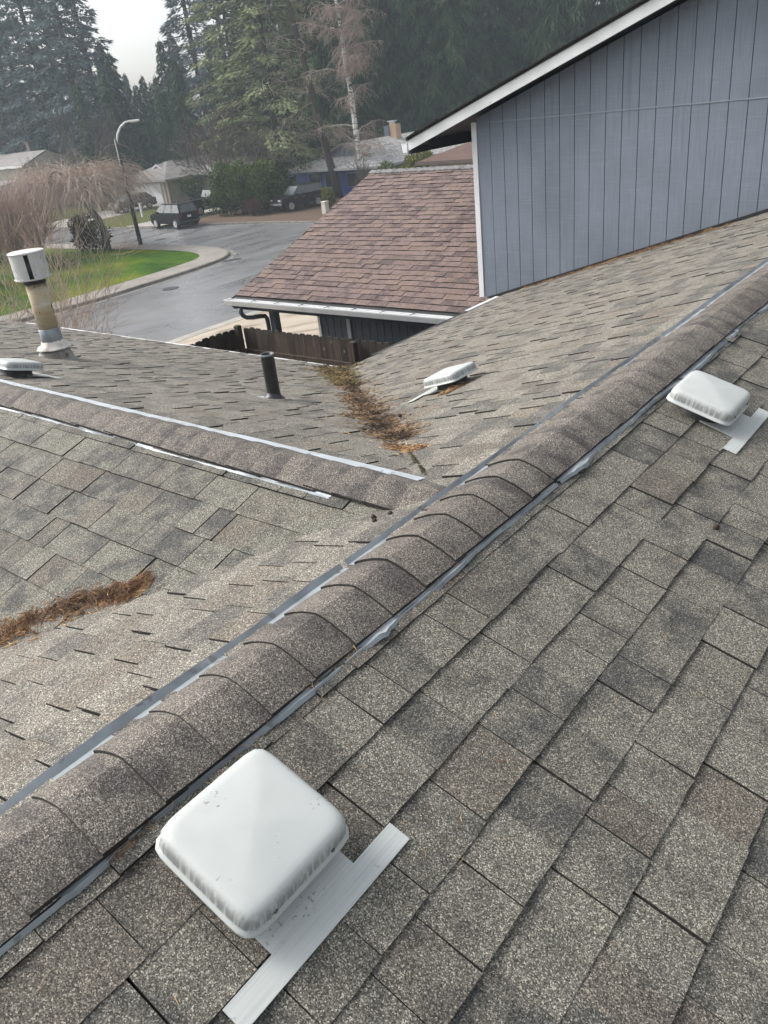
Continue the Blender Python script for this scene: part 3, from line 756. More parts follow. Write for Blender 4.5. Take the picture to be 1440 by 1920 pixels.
# ------------------------------------------------------------------ roof vents
def make_vent():
    root = empty('roof_vent', (0, 0, 0))
    # hood: rounded square, shallow pyramid top, rolled rim.  local frame: x down the slope, z off the roof
    mb = MB(); n = 64; hx, hy = .131, .138
    def outline(ins, z, rc):
        pts = []
        for k in range(n):
            a = 2 * math.pi * (k + .5) / n; c, s_ = math.cos(a), math.sin(a)
            e_ = rc
            r = (abs(c) ** e_ + abs(s_) ** e_) ** (-1 / e_)
            pts.append(((hx - ins) * r * c, (hy - ins) * r * s_, z))
        return pts
    rings = [outline(.0105, .054, 9), outline(-.003, .054, 9), outline(-.003, .0585, 9), outline(.002, .061, 9), outline(.003, .074, 9), outline(.0045, .090, 9), outline(.0075, .0995, 9), outline(.013, .1055, 9), outline(.021, .1085, 9), outline(.032, .110, 9), outline(.06, .1125, 9), outline(.09, .1155, 9), outline(.122, .118, 8)]
    vs = [p for r in rings for p in r]
    fs = [(i * n + k, i * n + (k + 1) % n, (i + 1) * n + (k + 1) % n, (i + 1) * n + k) for i in range(len(rings) - 1) for k in range(n)]
    fs.append([(len(rings) - 1) * n + k for k in range(n)])
    mb.add(vs, fs); hood = mb.build('hood', MAT['vent'], root, smooth=True)
    mb = MB(); mb.lathe([(.105, .004), (.098, .03), (.096, .070), (.05, .072)], n=28); mb.build('throat', MAT['black'], root, smooth=False)
    rv = simple('rivet', (.12, .12, .12), (.2, .2, .2), 20, rough=.4, metal=.6)
    for y in (-.075, .075):
        mb = MB(); mb.lathe([(.0, .0), (.0045, .0005), (.0045, .003), (.002, .0045)], n=10)
        mb.v = [(.1275 + v[2], y + v[0], .0740 + v[1]) for v in mb.v]; mb.build('rivet', rv, root)
    mb = MB()
    out = [(.02, -.110), (.158, -.110), (.158, -.224), (.209, -.224), (.209, .224), (.158, .224), (.158, .110), (.02, .110)]
    m_ = len(out)
    def fz(x): return .0130 + (.004 if x < .1 else 0)
    mb.add([(x, y, fz(x)) for x, y in out] + [(x, y, fz(x) - .0025) for x, y in out], [list(range(m_)), list(range(2 * m_ - 1, m_ - 1, -1))] + [(i, m_ + i, m_ + (i + 1) % m_, (i + 1) % m_) for i in range(m_)])
    mb.build('flange', MAT['vent'], root)
    return root
def place_vent(o, x, y, plane, label):
    if plane == 'A': z = -SA * x; dn = Vector((1, 0, -SA)); nn = Vector((SA, 0, 1))
    elif plane == 'C': z = SC * x; dn = Vector((-1, 0, -SC)); nn = Vector((-SC, 0, 1))
    else: z = Z2 - SB * y; dn = Vector((0, 1, -SB)); nn = Vector((0, SB, 1))
    dn.normalize(); nn.normalize(); yy = nn.cross(dn)
    sd_ = {'A': 11, 'C': 23, 'B': 37}[plane]; k_ = math.hypot(1, SA)
    def sg_(dx, dy):
        if plane == 'A': return sag(y + dy, (x + dx) * k_, sd_)
        if plane == 'C': return sag(-(y + dy), (-x + dx) * k_, sd_)
        return sag(x + dy, (y + dx) * k_, sd_)
    lift_ = max(sg_(dx, dy) for dx in (.04, .10, .15, .20) for dy in (-.22, -.11, 0, .11, .22))
    mm = Matrix((dn, yy, nn)).transposed().to_4x4(); mm.translation = Vector((x, y, z)) + nn * lift_
    o.matrix_world = mm; o['label'] = label; o['category'] = 'roof vent'; o['group'] = 'metal roof vents'
v0 = make_vent()
place_vent(v0, .301, -1.375, 'A', 'white square metal roof vent in the foreground with its full T-shaped flange')
for (x, y, pl_, lb) in [(.298, 1.118, 'A', 'white square metal roof vent beside the main ridge near the right edge'),
                        (-1.445, 1.88, 'C', 'pale dirty roof vent beyond the ridge with needles caught behind it'),
                        (-3.92, .40, 'B', 'grey white roof vent cut off by the left edge below the flue')]:
    place_vent(copy_tree(v0), x, y, pl_, lb)

# ------------------------------------------------------------------ flue pipe
fx, fy = -5.345, 1.456; fz = Z2 - SB * fy
flue = empty('flue_pipe', (fx, fy, fz), 0, 'weathered metal flue pipe with round cap rising from the left roof slope', 'flue pipe')
rg = random.Random(4)
mb = MB()                                           # flashing cone cut to the slope
n = 28; vs = []
for (r, z, tilt) in [(.168, .006, 1), (.145, .03, .9), (.108, .105, .0)]:
    for k in range(n):
        a = 2 * math.pi * k / n; yy = r * math.sin(a) + (.02 if z < .02 else 0)
        vs.append((r * math.cos(a), yy, z - SB * yy * tilt))
mb.add(vs, [(i * n + k, i * n + (k + 1) % n, (i + 1) * n + (k + 1) % n, (i + 1) * n + k) for i in range(2) for k in range(n)])
mb.build('flashing_cone', simple('stained_cone', (.30, .31, .30), (.19, .17, .14), 12, rough=.6, metal=.2, spots=(14, .6, (.10, .085, .06))), flue, smooth=True)
mb = MB(); mb.lathe([(.088, .06), (.088, .272), (.086, .274)], n=28); mb.build('lower_pipe', MAT['fluegrey'], flue, smooth=True)
mb = MB(); mb.lathe([(.082, .27), (.082, .69)], n=28); mb.build('upper_pipe', MAT['flue'], flue, smooth=True)
mb = MB(); mb.lathe([(.128, .098), (.150, .103), (.148, .112), (.10, .138), (.089, .17)], n=36, cap=False, jit=lambda r, z, k: rg.uniform(-.006, .008)); mb.build('storm_collar', MAT['sealant'], flue, smooth=True)
cap_e = mb = MB(); mb.lathe([(.092, .655), (.092, .70), (.10, .702)], n=28); mb.build('cap_collar', MAT['black'], flue)
mb = MB()                                           # cap: curved plates with open slots between
for q in range(4):
    a0 = q * math.pi / 2 - .08 + 1.22; a1 = a0 + math.pi / 2 - .26; seg = 10
    for i in range(seg):
        b0 = a0 + (a1 - a0) * i / seg; b1 = a0 + (a1 - a0) * (i + 1) / seg
        def pt(a, r, z): return (r * math.cos(a), r * math.sin(a), z)
        mb.add([pt(b0, .141, .70), pt(b1, .141, .70), pt(b1, .141, .90), pt(b0, .141, .90), pt(b0, .135, .70), pt(b1, .135, .70), pt(b1, .135, .90), pt(b0, .135, .90)],
               [(0, 1, 2, 3), (5, 4, 7, 6)] + ([(0, 3, 7, 4)] if i == 0 else []) + ([(1, 5, 6, 2)] if i == seg - 1 else []))
mb.build('cap_side', MAT['capmetal'], flue, smooth=False)
mb = MB(); mb.lathe([(.0, .898), (.146, .898), (.148, .908), (.142, .914), (.08, .920), (.0, .921)], n=36, cap=False); mb.build('cap_lid', MAT['capmetal'], flue)
mb = MB(); mb.lathe([(.09, .692), (.146, .692), (.150, .697), (.150, .703), (.135, .704)], n=36, cap=False); mb.build('cap_rim', MAT['capmetal'], flue)
mb = MB(); mb.lathe([(.07, .70), (.07, .895)], n=24); mb.build('cap_core', simple('cap_inner_metal', (.16, .16, .16), (.09, .09, .09), 6, stretch=(3, 3, 1), rough=.5, metal=.3), flue, smooth=True)

# plumbing vent
pvx, pvy = -2.585, 1.425; pvz = Z2 - SB * pvy
pv = empty('plumbing_vent', (pvx, pvy, pvz), 0, 'short black plastic plumbing vent pipe on the wing roof', 'vent pipe')
mb = MB(); mb.lathe([(.044, -.02), (.044, .30), (.0465, .302), (.0465, .312), (.039, .312), (.039, .20)], n=28, cap=False); mb.build('pipe', MAT['abs'], pv, smooth=True)
mb = MB(); mb.lathe([(.039, .205), (.0, .205)], n=20, cap=False); mb.build('pipe_bore', MAT['black'], pv)
mb = MB(); mb.lathe([(.0466, .303), (.0472, .3045), (.0472, .3105), (.0445, .3135), (.0398, .3135)], n=28, cap=False); mb.build('rim', simple('worn_rim', (.22, .24, .25), (.12, .13, .14), 20, rough=.5), pv)
mb = MB(); n = 28; vs = []
for (r, z) in [(.074, .004), (.070, .014), (.054, .026), (.046, .045)]:
    for k in range(n):
        a = 2 * math.pi * k / n; vs.append((r * math.cos(a), r * math.sin(a), z - SB * r * math.sin(a)))
mb.add(vs, [(i * n + k, i * n + (k + 1) % n, (i + 1) * n + (k + 1) % n, (i + 1) * n + k) for i in range(3) for k in range(n)])
mb.build('boot', MAT['abs'], pv, smooth=True)
mb = MB(); rg = random.Random(8); ring = []
n = 46
for k in range(n):
    a = 2 * math.pi * k / n
    r = .09 + .03 * rg.random()
    x_ = r * math.cos(a) * (1.0 + 2.9 * max(0, abs(math.cos(a)) - .55)); y_ = r * math.sin(a) * .85
    ring.append((x_, y_, .0085 - SB * y_))
mb.add([(0, 0, .0125)] + ring, [(0, 1 + k, 1 + (k + 1) % n) for k in range(n)])
mb.build('sealant_smear', MAT['sealantsmear'], pv)

# ------------------------------------------------------------------ fence
fence = empty('wooden_fence', (-8.56, 6.2, HZ), 0, 'dark weathered dog-eared cedar fence between the roof and the garage', 'fence')
FT = -1.80                                          # top of boards; object origin of the boards is up there so the wood stain follows it
def board(mb, org, d, nrm, w, ztop, rng, th=.02):
    org = Vector(org); d = Vector(d); nrm = Vector(nrm) * th
    c = .028; zt_ = ztop + rng.uniform(-.012, .012); zb = HZ - FT + .05
    pr = [(0, zb), (w, zb), (w, zt_ - c), (w - c, zt_), (c, zt_), (0, zt_ - c)]
    vs = [org + d * a + Vector((0, 0, z)) for a, z in pr]; vs += [p + nrm for p in vs]
    tone = (rng.random(),) * 3
    mb.add(vs, [(0, 1, 2, 3, 4, 5), (11, 10, 9, 8, 7, 6)] + [(i, 6 + i, 6 + (i + 1) % 6, (i + 1) % 6) for i in range(6)], 0, tone)
rng = random.Random(15); mb = MB(); x = .06
while x < 4.1:
    wd = rng.uniform(.125, .145); board(mb, (-8.56 + x, 6.235, 0), (1, 0, 0), (0, 1, 0), wd - .004, 0, rng); x += wd
y = .06
while y < 2.6:
    wd = rng.uniform(.125, .145); board(mb, (-8.595, 6.2 - y, 0), (0, -1, 0), (-1, 0, 0), wd - .004, 0, rng); y += wd
FLOC = (8.56, -6.2, FT - HZ)
mb.build('board_panel', MAT['fence'], fence, tone=True, loc=FLOC)
def rail(lo, hi):
    b = MB(); b.box(lo, hi, 0, (.75, .75, .75)); b.build('rail', MAT['fence'], fence, tone=True, loc=FLOC, bevel=.004)
rail((-8.50, 6.192, -.43), (-4.4, 6.230, -.34)); rail((-8.59, 3.7, -.43), (-8.555, 6.12, -.34))
rail((-8.50, 6.192, -1.5), (-4.4, 6.230, -1.41)); rail((-8.59, 3.7, -1.5), (-8.555, 6.12, -1.41))
for (px_, py_, h) in ((-8.60, 6.13, .035), (-6.16, 6.10, .0), (-4.6, 6.10, 0)):
    b = MB(); b.box((px_, py_, HZ - FT), (px_ + .09, py_ + .09, h), 0, (.95, .95, .95)); b.build('post', MAT['fence'], fence, tone=True, loc=FLOC, bevel=.005)
b = MB(); rng = random.Random(3)
for k in range(60):
    t = rng.random(); yy = 6.12 - 1.2 * t; r = rng.uniform(.008, .02)
    b.lathe([(r, -.006), (r * .8, r * .5), (r * .2, r * .75)], (-8.565 + rng.uniform(-.012, .02), yy, -.338), 6)
b.build('moss', MAT['moss'], fence, loc=FLOC, kind='stuff')
b = MB()
for k in range(26):
    r = rng.uniform(.012, .022); b.lathe([(r, -.004), (r * .8, r * .4), (r * .2, r * .6)], (-8.56 + rng.uniform(-.03, .03), 6.175 + rng.uniform(-.03, .03), .035), 6)
b.build('moss', MAT['moss'], fence, loc=FLOC, kind='stuff')

# ------------------------------------------------------------------ needles and debris on the roofs
def zroof(x, y):
    zm = -SA * x if x > 0 else SC * x
    zw = Z2 - SB * abs(y) if x < 0 else -99
    return max(zm, zw)
def needle(mb, rng, x, y, ln, wd, lift, mound=0.0, tone=None):
    a = rng.uniform(0, 2 * math.pi); dx, dy = math.cos(a), math.sin(a); kx = rng.uniform(-.35, .35)
    z0 = lift + mound; tilt = rng.uniform(-.3, .5) * (1 if mound > .004 else .12)
    pts = []
    for i in range(3):
        t = (i / 2 - .5) * ln; bx = kx * ln * (1 - (i - 1) ** 2)
        px_, py_ = x + dx * t - dy * bx, y + dy * t + dx * bx
        pts.append(Vector((px_, py_, zroof(px_, py_) + z0 + (i / 2) * ln * tilt)))
    side = Vector((-dy, dx, rng.uniform(-.6, .6))).normalized() * wd * .5
    t_ = (rng.random() if tone is None else tone,) * 3
    up_ = Vector((0, 0, wd * .5))
    mb.add([pts[0], pts[1] + side, pts[1] - side, pts[2], pts[1] + up_], [(0, 1, 4), (0, 4, 2), (1, 3, 4), (4, 3, 2)], 0, t_)
def pile(name, label, line, width, n, ln, wd, mat, seed, hmax, edge=0.0):
    rng = random.Random(seed); mb = MB(); P = [Vector(p) for p in line]
    for i in range(n):
        t = rng.random() * (len(P) - 1); k = int(t); f_ = t - k; c = P[k].lerp(P[k + 1], f_); w_ = width[k] * (1 - f_) + width[k + 1] * f_
        d = (P[k + 1] - P[k]).normalized(); o = rng.gauss(0, .50) * rng.choice((.7, 1, 1, 1.6))
        al = rng.gauss(0, .4) * w_
        c = c + d * al
        wob = mnoise.noise(Vector((c.x * 5, c.y * 5, seed))) * .55 + mnoise.noise(Vector((c.x * 17, c.y * 17, seed))) * .45
        x, y = c.x - d.y * (o + wob) * w_, c.y + d.x * (o + wob) * w_
        lump = mnoise.noise(Vector((x * 11, y * 11, 1.3))); hm = hmax * max(0, 1 - o * o * .8) * (.55 + .8 * lump)
        ton = .42 + .5 * mnoise.noise(Vector((x * 7, y * 7, 4.4))) + edge * (abs(o) - .5) + rng.gauss(0, .22)
        needle(mb, rng, x, y, ln * rng.uniform(.5, 1.3), wd * rng.uniform(.6, 1.5), .010, max(0, hm) * rng.random() ** .7, min(1, max(0, ton)))
    o = mb.build(name, mat, tone=True); tag(o, label, 'pine needles', kind='stuff'); return o
pile('needle_litter', 'rust brown heap of dry pine needles in the near left roof valley', [(-2.2, -1.83), (-1.75, -1.40), (-1.448, -1.10), (-1.253, -.885), (-1.10, -.745), (-1.05, -.69)], [.075, .075, .068, .06, .045, .025], 4200, .055, .0032, MAT['needles'], 1, .010, .35)
pile('needle_litter', 'long strip of brown needles in the far roof valley', [(-3.3, 2.95), (-2.6, 2.22), (-1.9, 1.55), (-1.35, 1.07), (-1.0, .79)], [.15, .125, .12, .12, .075], 4600, .045, .0070, MAT['needlesdark'], 2, .012, .45)
pile('needle_litter', 'mossy greenish needles at the low end of the far roof valley', [(-4.75, 4.30), (-4.2, 3.75), (-3.6, 3.2), (-3.1, 2.7)], [.24, .16, .13, .12], 3600, .055, .009, MAT['mossbits'], 3, .022)
pile('needle_litter', 'small patch of needles at the upper end of the far valley', [(-1.0, .70), (-.86, .62), (-.72, .58)], [.03, .05, .03], 420, .04, .005, MAT['needles'], 4, .010, .3)
pile('needle_litter', 'loose needles tucked behind the far roof vent', [(-1.50, 1.98), (-1.40, 1.90), (-1.35, 1.75), (-1.38, 1.66)], [.03, .05, .05, .03], 500, .045, .005, MAT['needles'], 5, .015)
pile('needle_litter', 'thin trail of needles where the wing ridge meets the main roof', [(-.95, -.42), (-.75, -.30), (-.55, -.18)], [.02, .03, .02], 45, .03, .0018, MAT['needles'], 6, .004)
pile('needle_litter', 'orange needles caught under the near ridge flashing', [(.136, -1.56), (.136, -1.47)], [.006, .006], 75, .035, .0022, MAT['needles'], 7, .004)
pile('needle_litter', 'orange needles caught in the middle of the ridge flashing', [(.134, -.56), (.134, -.42)], [.005, .006], 60, .035, .0022, MAT['needles'], 8, .004)
pile('needle_litter', 'rusty debris along the foot of the blue-grey gable wall', [(-4.3, 7.70), (-3.3, 7.70), (-2.4, 7.69), (-1.6, 7.70)], [.03, .05, .05, .02], 2600, .05, .004, MAT['needles'], 9, .02)
pile('moss_line', 'dark moss line down the upper end of the far valley', [(-.95, .72), (-.72, .50), (-.50, .28), (-.42, .20)], [.007, .007, .006, .005], 700, .014, .004, litter_mat('dark_moss', (.02, .018, .008), (.05, .045, .018), (.08, .065, .02)), 10, .003)
for o_ in bpy.data.objects:
    if o_.name.startswith('moss_line'): o_['category'] = 'moss'
rng = random.Random(99); mb = MB()
for i in range(330):
    x = rng.uniform(.15, 2.4) if rng.random() < .75 else rng.uniform(-2.5, -.15); y = rng.uniform(-1.9, 2.5)
    needle(mb, rng, x, y, rng.uniform(.015, .045), .0017, .0125, 0, rng.uniform(.4, 1))
for i in range(60):
    y = rng.uniform(-1.9, 2.2); needle(mb, rng, .132 + rng.uniform(-.008, .012), y, rng.uniform(.02, .04), .0018, .018)
for i in range(200):
    t = rng.random(); d_ = rng.gauss(0, .16)
    if rng.random() < .5: x, y = -1.0 - t * 1.2, -.62 - t * 1.2
    else: x, y = -.7 - t * 3.6, .55 + t * 3.3
    needle(mb, rng, x + d_ * .7, y + d_ * .7 * (1 if y > 0 else -1) * -1 * -1, rng.uniform(.02, .05), .0022 + .001 * t, .012, 0, rng.uniform(.3, 1))
o = mb.build('scattered_needles', MAT['needles'], tone=True); tag(o, 'single dry needles scattered over the near shingles', 'pine needles', kind='stuff')
# small cones / clods near the ridge junction
for i, (x, y, r) in enumerate([(-.36, -.19, .011), (-.33, -.22, .009), (-.30, -.17, .010), (-.40, -.10, .008), (.60, .38, .012), (-1.42, 1.30, .014)]):
    mb = MB(); mb.lathe([(r * .6, 0), (r, r * .5), (r * .8, r * 1.0), (r * .3, r * 1.4)], (0, 0, 0), 9, jit=lambda a, b, k: rng.uniform(-.2, .2) * r)
    o = mb.build('clod', simple('clod_brown', (.05, .03, .018), (.03, .02, .012), 90, rough=.9) if i == 0 else bpy.data.materials['clod_brown'], smooth=False, loc=(x, y, zroof(x, y) + .01))
    lab = ['small dark clod by the ridge junction, nearest to the wing ridge strip', 'tiny dark clod beside others just before the ridge junction', 'dark clod closest to the silver main ridge strip at the junction', 'tiny clod just beyond the end of the wing ridge flashing', 'small rusty clod on the near slope right of the ridge', 'dark cone lying on the needles of the far valley'][i]
    tag(o, lab, 'clod', 'clods and cones on the roof')

# ------------------------------------------------------------------ street lamp
lamp = empty('street_lamp', (-47.35, 31.35, GZ + .14), 0, 'street lamp with tall black pole and curved pale arm at the lawn corner', 'street lamp')
mb = MB(); mb.tube([(0, 0, 0), (0, 0, 6.6)], [.15, .10], 12); mb.build('pole', MAT['black'], lamp, smooth=True)
mb = MB(); mb.box((-.35, -.35, -.02), (.35, .35, .03)); mb.build('footing', MAT['concrete'], lamp)
pal = simple('pale_lamp_metal', (.80, .80, .76), (.72, .72, .68), 4, rough=.45)
dv = Vector((.78, .62, 0))
mb = MB(); arm = [(0, -.25), (.05, 0), (.22, .42), (.50, .80), (.85, 1.02), (1.2, 1.08)]
mb.tube([dv * a + Vector((0, 0, 6.45 + z)) for a, z in arm], [.075, .07, .062, .058, .055, .05], 8); mb.build('arm', pal, lamp, smooth=True)
mb = MB(); mm = Matrix.Translation(dv * 1.45 + Vector((0, 0, 7.5))) @ Matrix.Rotation(math.atan2(dv.y, dv.x), 4, 'Z')
mb.box((-.32, -.13, -.05), (.36, .13, .07), mat=mm); mb.build('lamp_head', pal, lamp, bevel=.04)
mb = MB(); mb.box((-.20, -.10, -.09), (.26, .10, -.051), mat=mm); mb.build('lens', simple('lamp_lens', (.5, .5, .46), (.45, .45, .4), 5, rough=.2), lamp)

# ------------------------------------------------------------------ cars
GLASS = simple('car_glass', (.03, .035, .04), (.05, .055, .06), 2, rough=.08, spec=.8)
GLASSL = simple('reflecting_windscreen', (.30, .34, .36), (.22, .25, .27), 2, rough=.12, spec=.8)  # sky reflection put into the glass colour
TYRE = simple('tyre_rubber', (.016, .016, .016), (.025, .025, .025), 9, rough=.85)
RIM = simple('alloy_rim', (.55, .55, .55), (.40, .40, .40), 5, rough=.35, metal=.6)
RED = simple('tail_lamp_red', (.22, .012, .012), (.16, .01, .01), 6, rough=.25)
LENS = simple('headlamp_lens', (.75, .76, .74), (.6, .62, .62), 8, rough=.2)
PLATE = simple('number_plate', (.62, .64, .66), (.55, .57, .6), 8, rough=.5)
CHROME = simple('dull_chrome', (.5, .5, .5), (.4, .4, .4), 6, rough=.3, metal=.8)
def car(label, loc, rz, paint, Lc, Wc, H, belt, hood, ground, wb, wr, roof, kind='suv', glass_front=GLASS, trim=None, group=None, cat='car'):
    """local +x is the nose; roof = (x_rear_base, x_rear_top, x_front_top, x_front_base)"""
    root = empty('parked_car' if kind != 'pickup' else 'pickup_truck', loc, rz, label, cat, group)
    hl = Lc / 2; hw = Wc / 2
    def arch(cx, n=8): return [(cx + (wr + .06) * math.cos(math.pi * (1 - i / n)), ground + max(0, (wr + .06) * math.sin(math.pi * (1 - i / n)) + wr - ground)) for i in range(n + 1)]
    fx_ = wb / 2 + .02; rx_ = -wb / 2 + .02
    bot = [(-hl + .05, ground + .12), (-hl + .25, ground)] + arch(rx_) + arch(fx_) + [(hl - .25, ground), (hl - .03, ground + .15)]
    top = [(hl, ground + .36), (hl - .05, hood - .12), (hl - .22, hood), (roof[3], belt + .02), (roof[3] - .1, belt + .03)]
    if kind == 'pickup': top += [(roof[0], belt), (roof[0] - .02, belt - .0), (-hl + .02, belt - .0), (-hl, belt - .05)]
    else: top += [(roof[0] + .06, belt + .02), (-hl + .03, belt), (-hl, belt - .10)]
    poly = bot + top
    b = MB(); n = len(poly)
    # outline at four widths: narrow at the very edges gives tumblehome
    lay = [(-hw, .0), (-hw + .08, .05), (hw - .08, .05), (hw, .0)]
    vs = []
    for (yy, gr) in lay:
        for (x_, z_) in poly:
            zc = (belt + ground) / 2; f2 = 1 + (gr * .6 if z_ > zc else 0)
            vs.append((x_, yy, zc + (z_ - zc) * f2))
    fs = [list(range(n)), list(range(4 * n - 1, 3 * n - 1, -1))]
    for k in range(3):
        fs += [(k * n + i, (k + 1) * n + i, (k + 1) * n + (i + 1) % n, k * n + (i + 1) % n) for i in range(n)]
    b.add(vs, fs); b.build('body', paint, root)
    b = MB(); r0, r1, r2, r3 = roof; wbt = hw - .07; wtp = hw - .22
    base = [(r0, -wbt, belt), (r3, -wbt, belt), (r3, wbt, belt), (r0, wbt, belt)]; tp = [(r1, -wtp, H), (r2, -wtp, H - .02), (r2, wtp, H - .02), (r1, wtp, H)]
    b.add(base + tp, [(4, 5, 6, 7), (0, 1, 5, 4), (1, 2, 6, 5), (2, 3, 7, 6), (3, 0, 4, 7)]); b.build('cabin', paint, root, bevel=.05)
    def pane(a, b_, c, d, mi, ins=.08, out=.012):
        a, b_, c, d = map(Vector, (a, b_, c, d)); cc = (a + b_ + c + d) / 4; nn = (b_ - a).cross(d - a).normalized() * out
        k = MB(); k.quad(*[p.lerp(cc, ins) + nn for p in (a, b_, c, d)]); k.build('window', mi, root)
    B0, B1, B2, B3 = [Vector(p) + Vector((0, 0, .04)) for p in base]; T0, T1, T2, T3 = [Vector(p) for p in tp]
    pane(B2, B1, T1, T2, glass_front, .10) if False else pane(B1, B2, T2, T1, glass_front, .10)
    pane(B3, B0, T0, T3, GLASS, .13)
    for (P0, P1, Q1, Q0) in ((B0, B1, T1, T0), (B2, B3, T3, T2)):
        ncut = 3 if kind == 'suv' else (2 if kind == 'hatch' else 1)
        for k in range(ncut):
            t0, t1 = k / ncut, (k + 1) / ncut
            pane(P0.lerp(P1, t0), P0.lerp(P1, t1), Q0.lerp(Q1, t1), Q0.lerp(Q1, t0), GLASS, .10)
    def wheel(x_, s):
        w_ = MB(); prof = [(wr * .62, -.10), (wr * .93, -.11), (wr, -.06), (wr, .06), (wr * .93, .11), (wr * .62, .10)]
        for (rr, zz) in prof: pass
        w_.lathe(prof, n=20); w_.v = [(a + x_, c + s * (hw - .09), b2 + wr) for a, b2, c in w_.v]; t = w_.build('wheel', TYRE, root, smooth=False)
        r_ = MB(); r_.lathe([(wr * .62, .0), (wr * .60, .02), (wr * .2, .0), (.03, .015)], n=20)
        for k in range(5):
            a = k * 2 * math.pi / 5; r_.box((.04, -.03, .015), (wr * .58, .03, .035), mat=Matrix.Rotation(a, 4, 'Z'))
        r_.v = [(a + x_, s * (hw + .005 + c * 1.0), b2 + wr) for a, b2, c in r_.v]; r_.build('rim', RIM, t)
    for x_ in (fx_, rx_):
        for s in (-1, 1): wheel(x_, s)
    for s in (-1, 1):
        k = MB(); k.box((hl - .08, s * (hw - .34) - .15, hood - .24), (hl + .012, s * (hw - .34) + .15, hood - .10)); k.build('headlight', LENS, root, bevel=.02)
        k = MB(); k.box((-hl - .012, s * (hw - .13) - .09, belt - .28), (-hl + .05, s * (hw - .13) + .09, belt - .04)); k.build('tail_light', RED, root)
        k = MB(); k.box((roof[3] - .42, s * (hw + .02) - .07, belt + .02), (roof[3] - .30, s * (hw + .02) + .07, belt + .15)); k.build('mirror', paint, root, bevel=.02)
        for hx_ in (-.05, .75):
            k = MB(); k.box((hx_, s * hw - .012, belt - .16), (hx_ + .16, s * hw + .012, belt - .12)); k.build('door_handle', trim or MAT['black'], root)
    k = MB(); k.box((hl - .10, -hw + .04, ground + .12), (hl + .05, hw - .04, ground + .30)); k.build('front_bumper', trim or MAT['black'], root, bevel=.03)
    k = MB(); k.box((-hl - .06, -hw + .04, ground + .10), (-hl + .10, hw - .04, ground + .28)); k.build('rear_bumper', trim or MAT['black'], root, bevel=.03)
    k = MB(); k.box((hl - .02, -hw + .52, hood - .25), (hl + .016, hw - .52, hood - .10)); k.build('grille', MAT['black'], root)
    k = MB(); k.box((-hl - .03, -.16, belt - .32), (-hl - .004, .16, belt - .17)); k.build('number_plate', PLATE, root)
    k = MB(); k.box((hl + .04, -.16, ground + .14), (hl + .058, .16, ground + .27)); k.build('number_plate', PLATE, root)
    if kind == 'suv':
        for s in (-1, 1):
            k = MB(); k.tube([(r1 + .1, s * (wtp - .06), H + .0), (r1 + .14, s * (wtp - .06), H + .06), (r2 - .14, s * (wtp - .06), H + .05), (r2 - .1, s * (wtp - .06), H - .02)], .018, 6); k.build('roof_rail', MAT['black'], root)
    if kind == 'pickup':
        k = MB(); k.box((-hl + .10, -hw + .14, belt - .02), (roof[0] - .10, hw - .14, belt + .012)); k.build('bed_liner', MAT['black'], root)
        for s in (-1, 1):
            k = MB(); k.box((-hl + .04, s * (hw - .07) - .05, belt), (roof[0] - .04, s * (hw - .07) + .05, belt + .05)); k.build('bed_rail', paint, root, bevel=.015)
    return root
P_dark = simple('dark_metallic_paint', (.003, .0035, .006), (.006, .007, .011), 3, rough=.5, spec=.06)
P_black = simple('faded_black_paint', (.007, .008, .008), (.02, .02, .019), 3, rough=.4, spec=.25)
P_green = simple('dark_green_black_paint', (.004, .006, .007), (.006, .009, .010), 3, rough=.5, spec=.06)
P_silver = simple('silver_grey_paint', (.16, .15, .14), (.12, .11, .105), 3, rough=.3, metal=.3, coat=.4)
suv = car('dark blue-black estate car parked at the far kerb, rear towards the hedge', (-52.95, 38.85, GZ), R(174), P_dark, 4.25, 1.85, 1.78, 1.12, 1.06, .30, 2.87, .38, (-2.22, -1.95, .55, 1.35))
truck = car('black pickup truck in the driveway behind the dark estate car', (-56.2, 45.3, GZ + .10), R(84), P_green, 5.6, 1.95, 1.85, 1.22, 1.14, .36, 3.5, .40, (-.25, -.05, 1.05, 1.75), kind='pickup', cat='pickup')
pale = car('silver grey car parked before the white garage door', (-70.2, 47.2, GZ + .10), R(-94), P_silver, 4.4, 1.8, 1.52, .95, .98, .24, 2.65, .33, (-2.0, -1.35, .45, 1.45), kind='hatch', glass_front=GLASSL)
four = car('old faded black off-road estate parked on the leaf-covered verge', (-46.75, 46.55, GZ + .10), R(-101), P_black, 4.45, 1.75, 1.76, 1.10, 1.06, .40, 2.62, .41, (-2.12, -1.85, .30, 1.0), glass_front=GLASSL, trim=CHROME)

# ------------------------------------------------------------------ neighbouring houses
ROOFG = simple('grey_shingle_far', (.26, .25, .245), (.19, .18, .175), 1.2, rough=.9, bmp=.3, bscale=6)
BEIGE = simple('beige_siding', (.46, .41, .335), (.38, .34, .28), 1.5, rough=.8)
WHITEW = simple('white_garage_door', (.68, .68, .69), (.60, .60, .62), 2, rough=.6)
MOSSROOF = simple('mossy_old_roof', (.50, .495, .49), (.27, .255, .24), 2.4, rough=.9, lo=.40, hi=.62, bmp=.4, bscale=8, bdist=.05, spots=(5.5, .56, (.66, .65, .64)))
BLUEW = simple('cobalt_wall', (.050, .10, .36), (.038, .08, .28), 1.5, rough=.6)
GREYBLUE = simple('grey_blue_gable', (.20, .235, .29), (.15, .18, .23), 2, rough=.7)
REDROOF = simple('red_brown_roof', (.125, .070, .055), (.085, .05, .042), 2.5, rough=.9)
DARKG = simple('dark_window_glass', (.02, .025, .03), (.035, .04, .045), 2, rough=.1)

